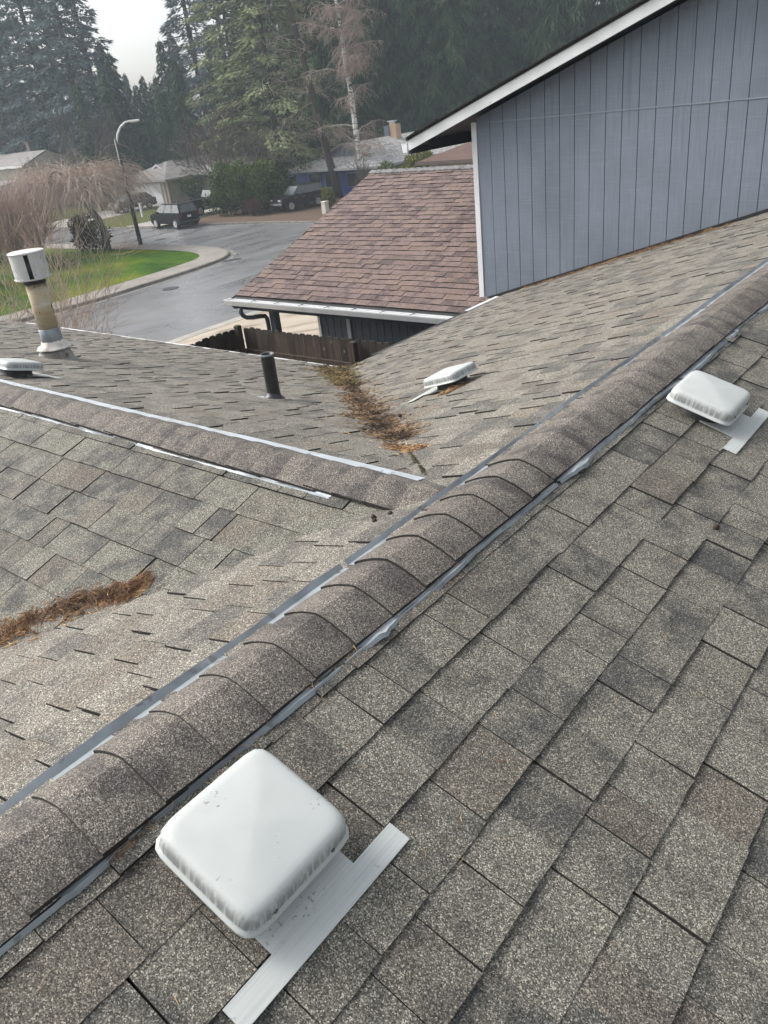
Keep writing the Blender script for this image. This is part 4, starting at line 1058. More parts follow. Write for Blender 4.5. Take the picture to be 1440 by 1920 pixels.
# grey house with the white garage door
gh = empty('bungalow', (-73, 51.5, GZ), 0, 'beige bungalow with grey roof and white garage door across the street', 'house')
def part(mb, name, mat, root, off): 
    mb.v = [(x - off[0], y - off[1], z - off[2]) for x, y, z in mb.v]; return mb.build(name, mat, root)
O_ = (-73, 51.5, GZ)
mb = MB(); mb.box((-77.2, 51.6, GZ), (-69.9, 66, -3.75)); mb.box((-69.9, 56, GZ), (-64, 68, -3.75)); part(mb, 'wall', BEIGE, gh, O_)
mb = MB(); mb.box((-75.6, 51.52, GZ + .05), (-71.0, 51.59, -3.95))
for k in range(1, 4): mb.box((-75.6, 51.50, GZ + .05 + k * .5), (-71.0, 51.522, GZ + .07 + k * .5))
part(mb, 'garage_door', WHITEW, gh, O_)
def hip(root, O, mat, x0, x1, y0, y1, ze, zr, ins, name='roof', th=.14, gable=None):
    """hip roof with its ridge along y"""
    xm = (x0 + x1) / 2; b = MB()
    b.add([(x0, y0, ze), (x1, y0, ze), (x1, y1, ze), (x0, y1, ze), (xm, y0 + ins, zr), (xm, y1 - ins, zr), (x0, y0, ze - th), (x1, y0, ze - th), (x1, y1, ze - th), (x0, y1, ze - th)],
          [(0, 1, 4), (1, 2, 5, 4), (2, 3, 5), (3, 0, 4, 5), (0, 6, 7, 1), (1, 7, 8, 2), (2, 8, 9, 3), (3, 9, 6, 0), (6, 9, 8, 7)])
    return part(b, name, mat, root, O)
hip(gh, O_, ROOFG, -77.9, -69.2, 50.9, 66.6, -3.62, -2.15, 4.0)
hip(gh, O_, ROOFG, -71.5, -63.3, 55.3, 68.6, -3.62, -1.95, 4.5)
def gablet(root, O, x, y, hw, z0, z1, wallm, trimm, depth=3.0, roofm=None):
    b = MB(); b.add([(x - hw, y, z0), (x + hw, y, z0), (x, y, z1), (x - hw, y + depth, z0), (x + hw, y + depth, z0), (x, y + depth, z1)], [(0, 1, 2), (5, 4, 3)]); part(b, 'gable', wallm, root, O)
    b = MB(); t = .10
    b.add([(x - hw - .25, y - .2, z0 - .02), (x, y - .2, z1 + .12), (x, y + depth, z1 + .12), (x - hw - .25, y + depth, z0 - .02), (x + hw + .25, y - .2, z0 - .02), (x + hw + .25, y + depth, z0 - .02)], [(0, 1, 2, 3), (1, 4, 5, 2)]); part(b, 'gable_roof', roofm or ROOFG, root, O)
    b = MB()
    for s in (-1, 1):
        b.add([(x + s * (hw + .27), y - .24, z0 - .03), (x, y - .24, z1 + .13), (x, y - .24, z1 - .05), (x + s * (hw + .10), y - .24, z0 - .12), (x + s * (hw + .27), y - .18, z0 - .03), (x, y - .18, z1 + .13), (x, y - .18, z1 - .05), (x + s * (hw + .10), y - .18, z0 - .12)],
              [(0, 1, 2, 3), (7, 6, 5, 4), (0, 4, 5, 1), (3, 2, 6, 7)])
    part(b, 'rake_trim', trimm, root, O)
gablet(gh, O_, -73.55, 53.6, 1.5, -3.12, -2.42, BEIGE, WHITEW)
gablet(gh, O_, -67.4, 60.0, .9, -2.5, -1.85, BEIGE, WHITEW, 2.0)
mb = MB(); mb.box((-77.9, 50.86, -3.76), (-69.2, 50.9, -3.58)); mb.box((-69.2, 50.9, -3.76), (-69.16, 66.6, -3.58)); part(mb, 'fascia', simple('grey_fascia', (.33, .32, .31), (.28, .27, .26), 2, rough=.6), gh, O_)
for (xx, yy) in ((-70.6, 51.5), (-70.05, 51.5)):
    mb = MB(); mb.box((xx, yy, GZ), (xx + .25, yy + .06, -3.8)); part(mb, 'pilaster', simple('pinkish_trim', (.42, .33, .28), (.36, .28, .24), 2, rough=.7) if xx < -70.3 else bpy.data.materials['pinkish_trim'], gh, O_)
for k in range(2):
    mb = MB(); mb.box((-69.88, 53.0 + k * 3, GZ + .9), (-69.83, 54.2 + k * 3, GZ + 2.0)); w_ = part(mb, 'window', WHITEW, gh, O_)
    mb = MB(); mb.box((-69.85, 53.1 + k * 3, GZ + 1.0), (-69.81, 54.1 + k * 3, GZ + 1.9)); part(mb, 'pane', DARKG, w_, O_)
for xx in (-66.4, -65.2):
    mb = MB(); mb.box((xx, 55.5, GZ), (xx + .14, 55.64, -3.8)); part(mb, 'porch_post', WHITEW, gh, O_)

# blue house
bh = empty('blue_house', (-48.3, 53, GZ), 0, 'blue house with pale mossy roof behind the birch', 'house'); O_ = (-48.3, 53, GZ)
mb = MB(); mb.box((-53.0, 53.0, GZ), (-43.9, 70, -3.6)); part(mb, 'wall', BLUEW, bh, O_)
b = MB(); x0, x1, y0, y1 = -54.0, -42.9, 52.3, 71.0; ze = -3.62; xm = -48.35; zr = -1.86; yg = 54.6; zg = -2.86
gl, gr_ = -51.0, -45.7
b.add([(x0, y0, ze), (x1, y0, ze), (gr_, yg, zg), (gl, yg, zg), (xm, yg, zr), (xm, y1, zr), (x1, y1, ze), (x0, y1, ze)],
      [(0, 1, 2, 3), (1, 6, 5, 4, 2), (0, 3, 4, 5, 7)])
b.add([(x0, y0, ze - .15), (x1, y0, ze - .15), (x1, y1, ze - .15), (x0, y1, ze - .15)], [(3, 2, 1, 0)])
part(b, 'roof', MOSSROOF, bh, O_)
b = MB(); b.box((x0, y0 - .04, ze - .17), (x1, y0 - .005, ze + .02)); b.box((x1 + .005, y0, ze - .17), (x1 + .04, y1, ze + .02)); part(b, 'fascia', simple('pale_fascia', (.40, .42, .44), (.33, .35, .37), 2, rough=.6), bh, O_)
b = MB(); b.add([(gl + .05, yg - .01, zg + .02), (gr_ - .05, yg - .01, zg + .02), (xm, yg - .01, zr - .03)], [(0, 1, 2)])
for k in range(9):
    xx = gl + .5 + k * .52; top_ = zr - .06 - abs(xx - xm) * .36
    if top_ > zg + .1: b.box((xx, yg - .03, zg + .03), (xx + .05, yg - .012, top_))
part(b, 'gable', GREYBLUE, bh, O_)
b = MB()
for (xa, xb_) in ((gl - .3, xm), (gr_ + .3, xm)):
    b.add([(xa, yg - .35, zg - .02), (xb_, yg - .35, zr + .05), (xb_, yg - .35, zr - .10), (xa, yg - .35, zg - .17), (xa, yg + .1, zg - .0), (xb_, yg + .1, zr + .06)], [(0, 1, 2, 3), (0, 4, 5, 1)])
part(b, 'rake_trim', simple('tan_rake', (.30, .26, .21), (.24, .21, .17), 2, rough=.7), bh, O_)
for (xa, xb_, za, zb, mt_) in ((-51.3, -50.1, GZ + .2, -4.0, DARKG), (-49.4, -48.6, GZ + .9, -4.1, DARKG), (-46.9, -45.2, GZ + .9, -4.1, DARKG)):
    mb = MB(); mb.box((xa - .1, 52.93, za - .1), (xb_ + .1, 52.99, zb + .1)); w_ = part(mb, 'window', GREYBLUE, bh, O_)
    mb = MB(); mb.box((xa, 52.90, za), (xb_, 52.935, zb)); part(mb, 'pane', mt_, w_, O_)
mb = MB(); mb.box((-52.6, 52.9, GZ), (-51.6, 52.98, GZ + 1.0)); part(mb, 'blue_panel', simple('bright_blue_panel', (.02, .085, .30), (.018, .07, .25), 2, rough=.5), bh, O_)
mb = MB(); mb.box((-48.2, 61.0, -2.4), (-47.45, 61.75, -.92)); ch = part(mb, 'chimney', simple('tan_chimney', (.55, .40, .27), (.48, .35, .24), 2, rough=.8), bh, O_)
mb = MB(); mb.box((-48.75, 60.9, -2.4), (-48.22, 61.7, -1.02)); part(mb, 'flue_chase', simple('blue_grey_chase', (.15, .18, .22), (.12, .15, .18), 2, rough=.7), ch, O_)
mb = MB(); mb.box((-48.3, 61.2, -.92), (-47.9, 61.6, -.72)); mb.box((-48.42, 61.1, -.72), (-47.78, 61.7, -.64)); part(mb, 'chimney_cap', WHITEW, ch, O_)

# red-brown roofed house glimpsed beside the gable wall
rh = empty('brown_roofed_house', (-30, 54, GZ), 0, 'beige house with red-brown hip roof glimpsed left of the gable wall', 'house'); O_ = (-30, 54, GZ)
mb = MB(); mb.box((-35.3, 48.9, GZ), (-23, 60, -3.3)); part(mb, 'wall', BEIGE, rh, O_)
hip(rh, O_, REDROOF, -36.0, -21.5, 48.2, 61, -3.15, -.9, 6.2)
mb = MB(); mb.box((-36.0, 48.14, -3.34), (-21.5, 48.19, -3.12)); part(mb, 'fascia', simple('brown_fascia', (.09, .06, .05), (.07, .05, .04), 2, rough=.6), rh, O_)
for xx in (-34.3, -31.5):
    mb = MB(); mb.box((xx, 48.84, GZ + .9), (xx + 1.4, 48.89, GZ + 2.2)); w_ = part(mb, 'window', WHITEW, rh, O_)
    mb = MB(); mb.box((xx + .08, 48.80, GZ + .98), (xx + 1.32, 48.845, GZ + 2.12)); part(mb, 'pane', DARKG, w_, O_)
gablet(rh, O_, -27.5, 52.5, 1.6, -2.0, -1.15, BEIGE, bpy.data.materials['tan_rake'], 3.0, REDROOF)

# far left house
lh = empty('beige_house', (-96, 50, GZ), 0, 'two-storey beige house with grey roof at the left edge', 'house'); O_ = (-96, 50, GZ)
mb = MB(); mb.box((-112, 48.6, GZ), (-91.2, 55.5, -1.15)); part(mb, 'wall', BEIGE, lh, O_)
mb = MB(); b = mb
b.add([(-113, 47.9, -1.1), (-90.2, 47.9, -1.1), (-91.4, 52.0, .2), (-113, 52.0, .2), (-113, 56.2, -1.1), (-90.2, 56.2, -1.1)], [(0, 1, 2, 3), (3, 2, 5, 4)])
b.add([(-113, 47.9, -1.25), (-90.2, 47.9, -1.25), (-90.2, 56.2, -1.25), (-113, 56.2, -1.25)], [(3, 2, 1, 0)])
part(mb, 'roof', ROOFG, lh, O_)
mb = MB(); mb.add([(-91.19, 48.6, -1.15), (-91.19, 55.5, -1.15), (-91.3, 52.05, .1)], [(0, 1, 2)]); part(mb, 'gable', BEIGE, lh, O_)
mb = MB(); mb.box((-113, 47.85, -1.28), (-90.2, 47.89, -1.04)); mb.box((-91.3, 48.5, GZ), (-91.1, 48.62, -1.25)); part(mb, 'trim', WHITEW, lh, O_)
mb = MB(); mb.box((-112, 45.6, GZ), (-92.6, 48.58, -2.9)); part(mb, 'porch', BEIGE, lh, O_)
mb = MB(); mb.add([(-112.5, 45.0, -2.95), (-91.8, 45.0, -2.95), (-91.8, 48.55, -2.4), (-112.5, 48.55, -2.4), (-112.5, 45.0, -3.1), (-91.8, 45.0, -3.1)], [(0, 1, 2, 3), (0, 4, 5, 1)]); part(mb, 'porch_roof', ROOFG, lh, O_)
mb = MB(); mb.box((-99, 45.52, GZ + .1), (-94, 45.58, -3.5)); part(mb, 'garage_door', WHITEW, lh, O_)
mb = MB(); mb.box((-95.6, 52, .1), (-94.9, 52.7, 1.1)); mb.box((-95.7, 51.9, 1.1), (-94.8, 52.8, 1.2)); part(mb, 'chimney', simple('brown_chimney', (.14, .11, .09), (.10, .08, .07), 3, rough=.8), lh, O_)

# pale house roof glimpsed through the trees behind the hedge
ph = empty('pale_roofed_house', (-66, 74, GZ), 0, 'house with pale roof glimpsed through bare branches above the hedge', 'house'); O_ = (-66, 74, GZ)
mb = MB(); mb.box((-71, 71, GZ), (-57, 80, -3.5)); part(mb, 'wall', BEIGE, ph, O_)
hip(ph, O_, simple('pale_roof', (.42, .38, .34), (.32, .29, .26), 2, rough=.9), -72, -56, 70.3, 81, -3.4, -1.6, 4.5)

# small street things
cone = empty('traffic_cone', (-69.6, 42.4, GZ + .1), 0, 'small orange traffic cone by the far driveway', 'cone')
mb = MB(); mb.box((-.18, -.18, 0), (.18, .18, .03)); mb.build('base', MAT['black'], cone)
mb = MB(); mb.lathe([(.14, .03), (.03, .68)], n=14); mb.build('body', simple('cone_orange', (.75, .16, .05), (.6, .13, .04), 5, rough=.5), cone)
mb = MB(); mb.lathe([(.112, .26), (.086, .42)], n=14); mb.build('reflective_band', WHITEW, cone)
po = empty('marker_post', (-63.3, 43.2, GZ + .1), 0, 'short white marker post on the far lawn', 'post')
mb = MB(); mb.box((-.09, -.09, 0), (.09, .09, 1.15)); mb.build('post', WHITEW, po, bevel=.02)
mb = MB(); mb.box((-.10, -.10, 1.15), (.10, .10, 1.2)); mb.build('cap', WHITEW, po)
mp = empty('utility_pedestal', (-41.2, 43.6, GZ + .1), 0, 'small pale utility pedestal by the bush at the brown roof edge', 'utility box')
mb = MB(); mb.box((-.2, -.2, 0), (.2, .2, .8)); mb.build('cabinet', simple('pale_box', (.58, .56, .48), (.5, .48, .42), 3, rough=.6), mp, bevel=.03)
mb = MB(); mb.box((-.22, -.22, .8), (.22, .22, .9)); mb.build('lid', bpy.data.materials['pale_box'], mp, bevel=.03)
# dark plant cuttings lying on the driveway by the garage corner
yt = empty('hand_truck', (-11.4, 11.2, ground_z(-11.4, 0) + .08), R(35), 'small dark hand truck lying on the driveway by the garage corner', 'hand truck')
mb = MB(); mb.tube([(-.5, -.16, .10), (.45, -.16, .22), (.6, -.1, .30)], .018, 6); mb.tube([(-.5, .16, .10), (.45, .16, .22), (.6, .1, .30)], .018, 6); mb.tube([(.6, -.1, .30), (.6, .1, .30)], .018, 6)
for k in range(4): mb.tube([(-.4 + k * .25, -.16, .11 + k * .03), (-.4 + k * .25, .16, .11 + k * .03)], .012, 6)
mb.build('frame', MAT['black'], yt)
for s in (-1, 1):
    mb = MB(); mb.lathe([(.05, -.03), (.12, -.035), (.13, 0), (.12, .035), (.05, .03)], n=16); mb.v = [(x - .5, z + s * .22, y + .13) for x, y, z in mb.v]; mb.build('wheel', TYRE, yt)
mb = MB(); mb.box((-.66, -.2, .02), (-.5, .2, .035)); mb.build('toe_plate', MAT['black'], yt)
#TREES
# ------------------------------------------------------------------ trees and shrubs
FOL = {
 'fir': foliage_mat('haze_tinted_fir_needles', (.080, .125, .135), (.220, .290, .305)),  # pale blue of the hazy distance put into the needle colour
 'cedar': foliage_mat('dark_cedar_foliage', (.016, .044, .026), (.120, .195, .078)),
 'deodar': foliage_mat('olive_deodar_needles', (.10, .13, .065), (.42, .46, .24)),
 'hedge': foliage_mat('hedge_leaves', (.024, .050, .012), (.145, .200, .042)),
 'rhodo': foliage_mat('glossy_dark_leaves', (.010, .020, .008), (.075, .095, .030)),
 'yellow': foliage_mat('yellow_green_leaves', (.09, .10, .018), (.26, .25, .05)),
}
BARK = simple('brown_bark', (.060, .042, .032), (.032, .024, .019), 3, stretch=(3, 3, .5), rough=.9, bmp=.6, bscale=8, bdist=.05)
def birch_mat():
    mt, n, p = newmat('birch_bark')
    f = noise(n, coords(n, (1.2, 1.2, 4.5)), 1.6, 4, .6)
    lk(n, ramp(n, f, [(.40, (.05, .045, .04)), (.46, (.45, .43, .40)), (.55, (.72, .70, .66))]), p.inputs['Base Color']); p.inputs['Roughness'].default_value = .7
    return mt
BIRCH = birch_mat()
BIRCHLIMB = simple('pale_birch_limb', (.52, .48, .43), (.30, .26, .235), 3, rough=.8)
def twig_mat(name, a, b): return simple(name, a, b, .8, rough=.85)
TW_TAN = twig_mat('tan_twigs', (.54, .43, .36), (.33, .26, .215))
TW_PINK = twig_mat('pinkish_twigs', (.44, .31, .26), (.28, .195, .165))
TW_GREY = twig_mat('grey_twigs', (.36, .34, .30), (.24, .22, .20))
TW_RED = twig_mat('red_brown_twigs', (.150, .072, .066), (.100, .062, .056))
TW_GREYD = twig_mat('dark_grey_twigs', (.130, .115, .102), (.085, .075, .068))
TW_BIRCH = twig_mat('birch_twigs', (.42, .33, .28), (.27, .21, .18))

class Cards:
    """leaf and needle sprays: small folded kites, gathered as arrays"""
    def __init__(s): s.c = []; s.d = []; s.w = []; s.l = []; s.b = []; s.t = []
    def add(s, c, d, side, ln, wd, tone): s.c.append(c); s.d.append(d); s.w.append(side); s.l.append(ln); s.b.append(wd); s.t.append(tone)
    def build(s, name, mat, parent):
        c = np.array(s.c); d = np.array(s.d); sd_ = np.array(s.w); l = np.array(s.l)[:, None]; b = np.array(s.b)[:, None]
        d /= np.linalg.norm(d, axis=1)[:, None] + 1e-9; nn = np.cross(d, sd_); nn /= np.linalg.norm(nn, axis=1)[:, None] + 1e-9; sd_ = np.cross(nn, d)
        v = np.stack([c, c + d * l * .42 + sd_ * b * .5 - nn * b * .12, c + d * l, c + d * l * .42 - sd_ * b * .5 - nn * b * .12], 1).reshape(-1, 3)
        n = len(c); me = bpy.data.meshes.new(name)
        me.vertices.add(4 * n); me.vertices.foreach_set('co', v.astype(np.float32).ravel())
        me.loops.add(4 * n); me.loops.foreach_set('vertex_index', np.arange(4 * n, dtype=np.int32))
        me.polygons.add(n); me.polygons.foreach_set('loop_start', np.arange(0, 4 * n, 4, dtype=np.int32)); me.polygons.foreach_set('loop_total', np.full(n, 4, dtype=np.int32))
        me.materials.append(mat); me.update(calc_edges=True)
        at = me.attributes.new('tone', 'FLOAT_COLOR', 'FACE'); arr = np.ones((n, 4), dtype=np.float32); arr[:, :3] = np.array(s.t, dtype=np.float32)[:, None]
        at.data.foreach_set('color', arr.ravel())
        o = bpy.data.objects.new(name, me); COL.objects.link(o); o.parent = parent; return o

def conifer(name, H, Rr, cb, nb, seed, mat, style='fir', cl=.8, cw=.26, per=16, lean=0, power=.8):
    rng = random.Random(seed); root = empty(name); K = Cards(); mb = MB()
    n = 9; mb.tube([(lean * (i / n) ** 1.5, .12 * math.sin(i * 1.3 + seed), H * i / n) for i in range(n + 1)], [max(.03, H * .0135 * (1 - i / n) ** .9 + .02) for i in range(n + 1)], 8)
    for q in range(nb):
        t = (q + rng.random()) / nb; t = t ** 1.0
        h = cb * H + (H - cb * H) * t * .985; az = q * 2.39996 + rng.uniform(-.5, .5)
        Lb = Rr * (1 - t) ** power * rng.uniform(.55, 1.12) + .35
        if t < .12: Lb *= rng.uniform(.5, 1.0)
        if style == 'fir': rise, droop = rng.uniform(-.05, .22), rng.uniform(.15, .42)
        elif style == 'cedar': rise, droop = rng.uniform(-.05, .2), rng.uniform(.4, .8)
        else: rise, droop = rng.uniform(.05, .22), rng.uniform(.2, .35)
        ca, sa = math.cos(az), math.sin(az); x0 = lean * (h / H) ** 1.5
        def pt(s): return (x0 + ca * Lb * s, sa * Lb * s, h + Lb * (rise * s - droop * s * s))
        mb.tube([pt(0), pt(.5), pt(.95)], [.05 + Lb * .006, .035, .012], 4, caps=False)
        nc = max(4, int(per * (Lb / Rr) ** .9 * rng.uniform(.7, 1.2))); bt = rng.uniform(-.18, .22)
        for k in range(nc):
            s = rng.random() ** .65; s = .12 + .9 * s; p = pt(s); side = rng.choice((-1, 1)); spread = Lb * .26 * (1.15 - s) + .15
            off = rng.uniform(.0, 1.0) * spread * side
            c = (p[0] - sa * off + rng.gauss(0, .08), p[1] + ca * off + rng.gauss(0, .08), p[2] - abs(off) * .25 + rng.gauss(0, .13))
            aa = az + side * rng.uniform(.1, 1.1)
            if style == 'cedar': d = (math.cos(aa) * .5, math.sin(aa) * .5, -rng.uniform(.35, 1.3))
            elif style == 'deodar': d = (math.cos(aa), math.sin(aa), -rng.uniform(.0, .7))
            else: d = (math.cos(aa), math.sin(aa), rng.uniform(-.75, .1))
            ra = rng.uniform(0, 6.28)
            sv_ = (math.cos(ra), math.sin(ra), rng.uniform(-.4, .4))
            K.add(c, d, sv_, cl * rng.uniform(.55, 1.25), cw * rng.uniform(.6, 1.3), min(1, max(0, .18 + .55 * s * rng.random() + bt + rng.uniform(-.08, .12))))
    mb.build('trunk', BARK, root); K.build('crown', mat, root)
    return root

# tall firs and the background wood; one of each kind is built, then copied
def at(o, x, y, s, rz, label, group, z=GZ):
    o.location = (x, y, z); o.rotation_euler = (0, 0, rz); o.scale = (s, s, s); o['label'] = label; o['category'] = 'tree'; o['group'] = group
    return o
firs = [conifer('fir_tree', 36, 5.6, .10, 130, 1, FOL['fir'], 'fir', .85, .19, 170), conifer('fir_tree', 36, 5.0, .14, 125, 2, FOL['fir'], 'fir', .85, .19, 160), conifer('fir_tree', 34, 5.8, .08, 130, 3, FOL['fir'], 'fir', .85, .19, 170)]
ceds = [conifer('cedar_tree', 28, 5.2, .0, 135, 4, FOL['cedar'], 'cedar', .95, .17, 185), conifer('cedar_tree', 30, 5.0, .0, 135, 5, FOL['cedar'], 'cedar', .95, .17, 185), conifer('cedar_tree', 26, 5.4, .0, 130, 6, FOL['cedar'], 'cedar', .95, .17, 185)]
used = set()
def put(protos, k, *a):
    p = protos[k % len(protos)]
    o = p if p.name not in used else copy_tree(p)
    used.add(p.name if o is p else o.name)
    return at(o, *a)
def pol(px, D):
    """ground point at distance D under the azimuth of a column of the view (design table, world azimuths)"""
    tab = [(-120, -.912, .409), (0, -.885, .465), (120, -.853, .521), (240, -.816, .578), (360, -.774, .633), (480, -.727, .687), (600, -.675, .738), (720, -.620, .785), (840, -.562, .827), (960, -.502, .865), (1080, -.441, .897), (1200, -.381, .925), (1320, -.322, .947), (1440, -.264, .964)]
    for (a, b) in zip(tab[:-1], tab[1:]):
        if px <= b[0]: break
    t = (px - a[0]) / (b[0] - a[0]); return CAM_POS.x + D * (a[1] + (b[1] - a[1]) * t), CAM_POS.y + D * (a[2] + (b[2] - a[2]) * t)
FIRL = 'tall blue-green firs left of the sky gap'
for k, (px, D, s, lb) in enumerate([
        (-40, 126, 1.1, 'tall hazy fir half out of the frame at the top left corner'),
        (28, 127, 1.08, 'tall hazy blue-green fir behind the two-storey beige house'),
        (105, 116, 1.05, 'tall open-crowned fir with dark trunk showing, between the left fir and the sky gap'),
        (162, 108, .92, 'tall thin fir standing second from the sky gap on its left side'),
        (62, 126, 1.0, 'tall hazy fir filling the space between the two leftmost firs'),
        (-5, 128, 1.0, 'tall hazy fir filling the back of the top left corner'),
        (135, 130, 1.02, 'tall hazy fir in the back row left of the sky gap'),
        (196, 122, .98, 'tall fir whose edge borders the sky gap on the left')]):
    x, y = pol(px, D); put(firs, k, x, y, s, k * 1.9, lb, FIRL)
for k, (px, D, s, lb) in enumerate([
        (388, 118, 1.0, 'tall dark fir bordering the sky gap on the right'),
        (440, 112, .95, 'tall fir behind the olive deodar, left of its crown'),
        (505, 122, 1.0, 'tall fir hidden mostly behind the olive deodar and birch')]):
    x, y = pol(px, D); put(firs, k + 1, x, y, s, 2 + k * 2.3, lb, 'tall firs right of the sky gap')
for k, (px, D, s, lb) in enumerate([
        (222, 128, .66, 'dark cedar in the back row at the left end of the sky gap'),
        (255, 130, .48, 'dark cedar in the back row under the middle of the sky gap'),
        (300, 131, .50, 'dark cedar in the back row under the right part of the sky gap'),
        (352, 128, .66, 'dark cedar in the back row at the right end of the sky gap'),
        (236, 118, .54, 'low dark cedar under the left end of the sky gap'),
        (285, 124, .52, 'small pointed cedar at the foot of the sky gap, above the grey bungalow roof'),
        (330, 116, .60, 'pointed cedar right of the middle of the sky gap'),
        (215, 100, .46, 'low dark cedar behind the top of the street lamp'),
        (350, 100, .52, 'dark cedar directly behind the dark-red bare tree'),
        (270, 104, .42, 'low dark cedar directly above the bungalow gable'),
        (112, 118, .60, 'dark low cedar right of the two-storey beige house'),
        (58, 124, .58, 'dark low cedar behind the roof of the two-storey beige house'),
        (165, 98, .44, 'dark low cedar above the top of the weeping tree'),
        (310, 96, .40, 'low dark cedar right behind the bungalow ridge'),
        (420, 98, .60, 'dark cedar behind the bare branches above the hedge'),
        (470, 96, .62, 'dark cedar behind the deodar above the pale far roof')]):
    x, y = pol(px, D); put(ceds, k, x, y, s, k * 1.3, lb, 'dark cedars behind the far houses')
DW = 'dark green cedar of the dense wood behind the blue house and gable'
k = 0
for row, (D, step, x0, x1) in enumerate([(92, 62, 610, 1330), (101, 66, 560, 1340), (114, 80, 500, 1300)]):
    px = x0
    while px < x1:
        rr = random.Random(int(px) + row * 7)
        x, y = pol(px + rr.uniform(-14, 14), D + rr.uniform(-3, 3)); put(ceds, k, x, y, rr.uniform(.86, 1.08), rr.uniform(0, 6.28), DW, 'cedars of the dense wood'); k += 1; px += step
# light olive deodar in front of the wood
x, y = pol(512, 78)
deo = conifer('deodar_tree', 25, 6.6, .12, 80, 21, FOL['deodar'], 'deodar', .6, .13, 300, power=.62)
at(deo, x, y, 1.0, 0, 'wide olive-green deodar with layered drooping boughs left of the birch', None) if False else None
deo.location = (x, y, GZ); tag(deo, 'wide olive-green deodar with layered drooping boughs left of the birch', 'tree')
x, y = pol(452, 92)
d2 = copy_tree(deo); d2.location = (x, y, GZ); d2.rotation_euler = (0, 0, 2.0); d2.scale = (.95, .95, 1.0); tag(d2, 'second olive-green deodar farther left, beside the right edge of the sky gap', 'tree')

# bare trees
def grow(mb, rng, p, d, ln, r, lv, spread, up, nseg=4, kids_=(3, 5), shrink=.62, rmin=.006, sides=5, droop=0, limbs=None, curve=.25):
    pts = [Vector(p)]; d = Vector(d).normalized(); rad = [r]
    for i in range(nseg):
        d = (d + Vector((rng.gauss(0, curve), rng.gauss(0, curve), rng.gauss(0, curve) + up - droop * (i / nseg))) * .35).normalized()
        pts.append(pts[-1] + d * ln / nseg); rad.append(max(rmin, r * (1 - .62 * (i + 1) / nseg)))
    mb.tube(pts, rad, max(3, sides), caps=False)
    if lv <= 0: return
    for k in range(rng.randint(*kids_)):
        t = rng.uniform(.3, 1.0); i = min(nseg - 1, int(t * nseg)); q = pts[i].lerp(pts[i + 1], t * nseg - i)
        dd = (pts[i + 1] - pts[i]).normalized(); o = dd.orthogonal().normalized(); o.rotate(Matrix.Rotation(rng.uniform(0, 6.28), 3, dd))
        nd = (dd + o * rng.uniform(.5, 1.2) * spread).normalized()
        grow(mb, rng, q, nd, ln * shrink * rng.uniform(.7, 1.2), max(rmin, rad[i] * .58), lv - 1, spread, up, max(2, nseg - 1), kids_, shrink, rmin, sides - 1, droop, limbs, curve)

def bare_shrub(name, loc, H, nst, lv, seed, twig, label, cat='shrub', fan=.6, rmin=.004, kids_=(3, 4), r0=.02, group=None, up=.25, curve=.25):
    rng = random.Random(seed); root = empty(name, loc, 0, label, cat, group); mb = MB()
    for k in range(nst):
        a = rng.uniform(0, 6.28); f_ = rng.uniform(.1, 1) * fan
        grow(mb, rng, (math.cos(a) * .12 * H * .3, math.sin(a) * .12 * H * .3, 0), (math.cos(a) * f_, math.sin(a) * f_, 1), H * rng.uniform(.5, .75), r0 * rng.uniform(.6, 1.2), lv, .75, up, 4, kids_, .58, rmin, 5, curve=curve)
    mb.build('branches', twig, root); return root

# birch
bx, by = -45.6, 53.4
birch = empty('birch_tree', (bx, by, GZ), 0, 'tall bare birch with white trunk in front of the blue house', 'tree')
rng = random.Random(5)
tp = [(0, 0, 0), (-.10, .1, 2.5), (-.25, .1, 5), (-.35, .2, 7.5), (-.62, .2, 10), (-.78, .3, 12.5), (-1.0, .3, 15), (-1.25, .4, 17.5), (-1.3, .5, 20)]
mb = MB(); mb.tube(tp, [.27, .24, .22, .20, .175, .15, .12, .08, .03], 10); mb.build('trunk', BIRCH, birch, smooth=True)
mbl = MB(); mbt = MB()
for k in range(40):
    h = rng.uniform(3.5, 19); i = min(7, int(h / 2.5)); q = Vector(tp[i]).lerp(Vector(tp[i + 1]), h / 2.5 - i)
    a = rng.uniform(0, 6.28); ln = rng.uniform(2.2, 6.0) * (1 - h / 30)
    d = Vector((math.cos(a), math.sin(a), rng.uniform(.35, 1.1))).normalized(); pts = [q]; rad = [.065 * (1 - h / 30)]
    for s in range(5):
        d = (d + Vector((rng.gauss(0, .16), rng.gauss(0, .16), rng.gauss(-.10, .12)))).normalized(); pts.append(pts[-1] + d * ln / 5); rad.append(max(.012, rad[0] * (1 - s / 5.5)))
    mbl.tube(pts, rad, 5, caps=False)
    for j in range(rng.randint(14, 22)):
        t = rng.uniform(.2, 1) * 4.99; i2 = int(t); q2 = pts[i2].lerp(pts[i2 + 1], t - i2)
        a2 = rng.uniform(0, 6.28); dd = Vector((math.cos(a2), math.sin(a2), rng.uniform(-.1, .7))).normalized(); tw = [q2]; tl = rng.uniform(.6, 1.8)
        for s in range(4):
            dd = (dd + Vector((rng.gauss(0, .18), rng.gauss(0, .18), -.30))).normalized(); tw.append(tw[-1] + dd * tl / 4)
        mbt.tube(tw, [.018, .016, .014, .012, .010], 3, caps=False)
        for u in range(7):
            t3 = rng.uniform(.3, 1) * 3.99; i3 = int(t3); q3 = tw[i3].lerp(tw[i3 + 1], t3 - i3); e3 = q3 + Vector((rng.gauss(0, .28), rng.gauss(0, .28), rng.uniform(-.75, .1)))
            mbt.tube([q3, q3.lerp(e3, .5) + Vector((rng.gauss(0, .05), rng.gauss(0, .05), .06)), e3], [.012, .010, .008], 3, caps=False)
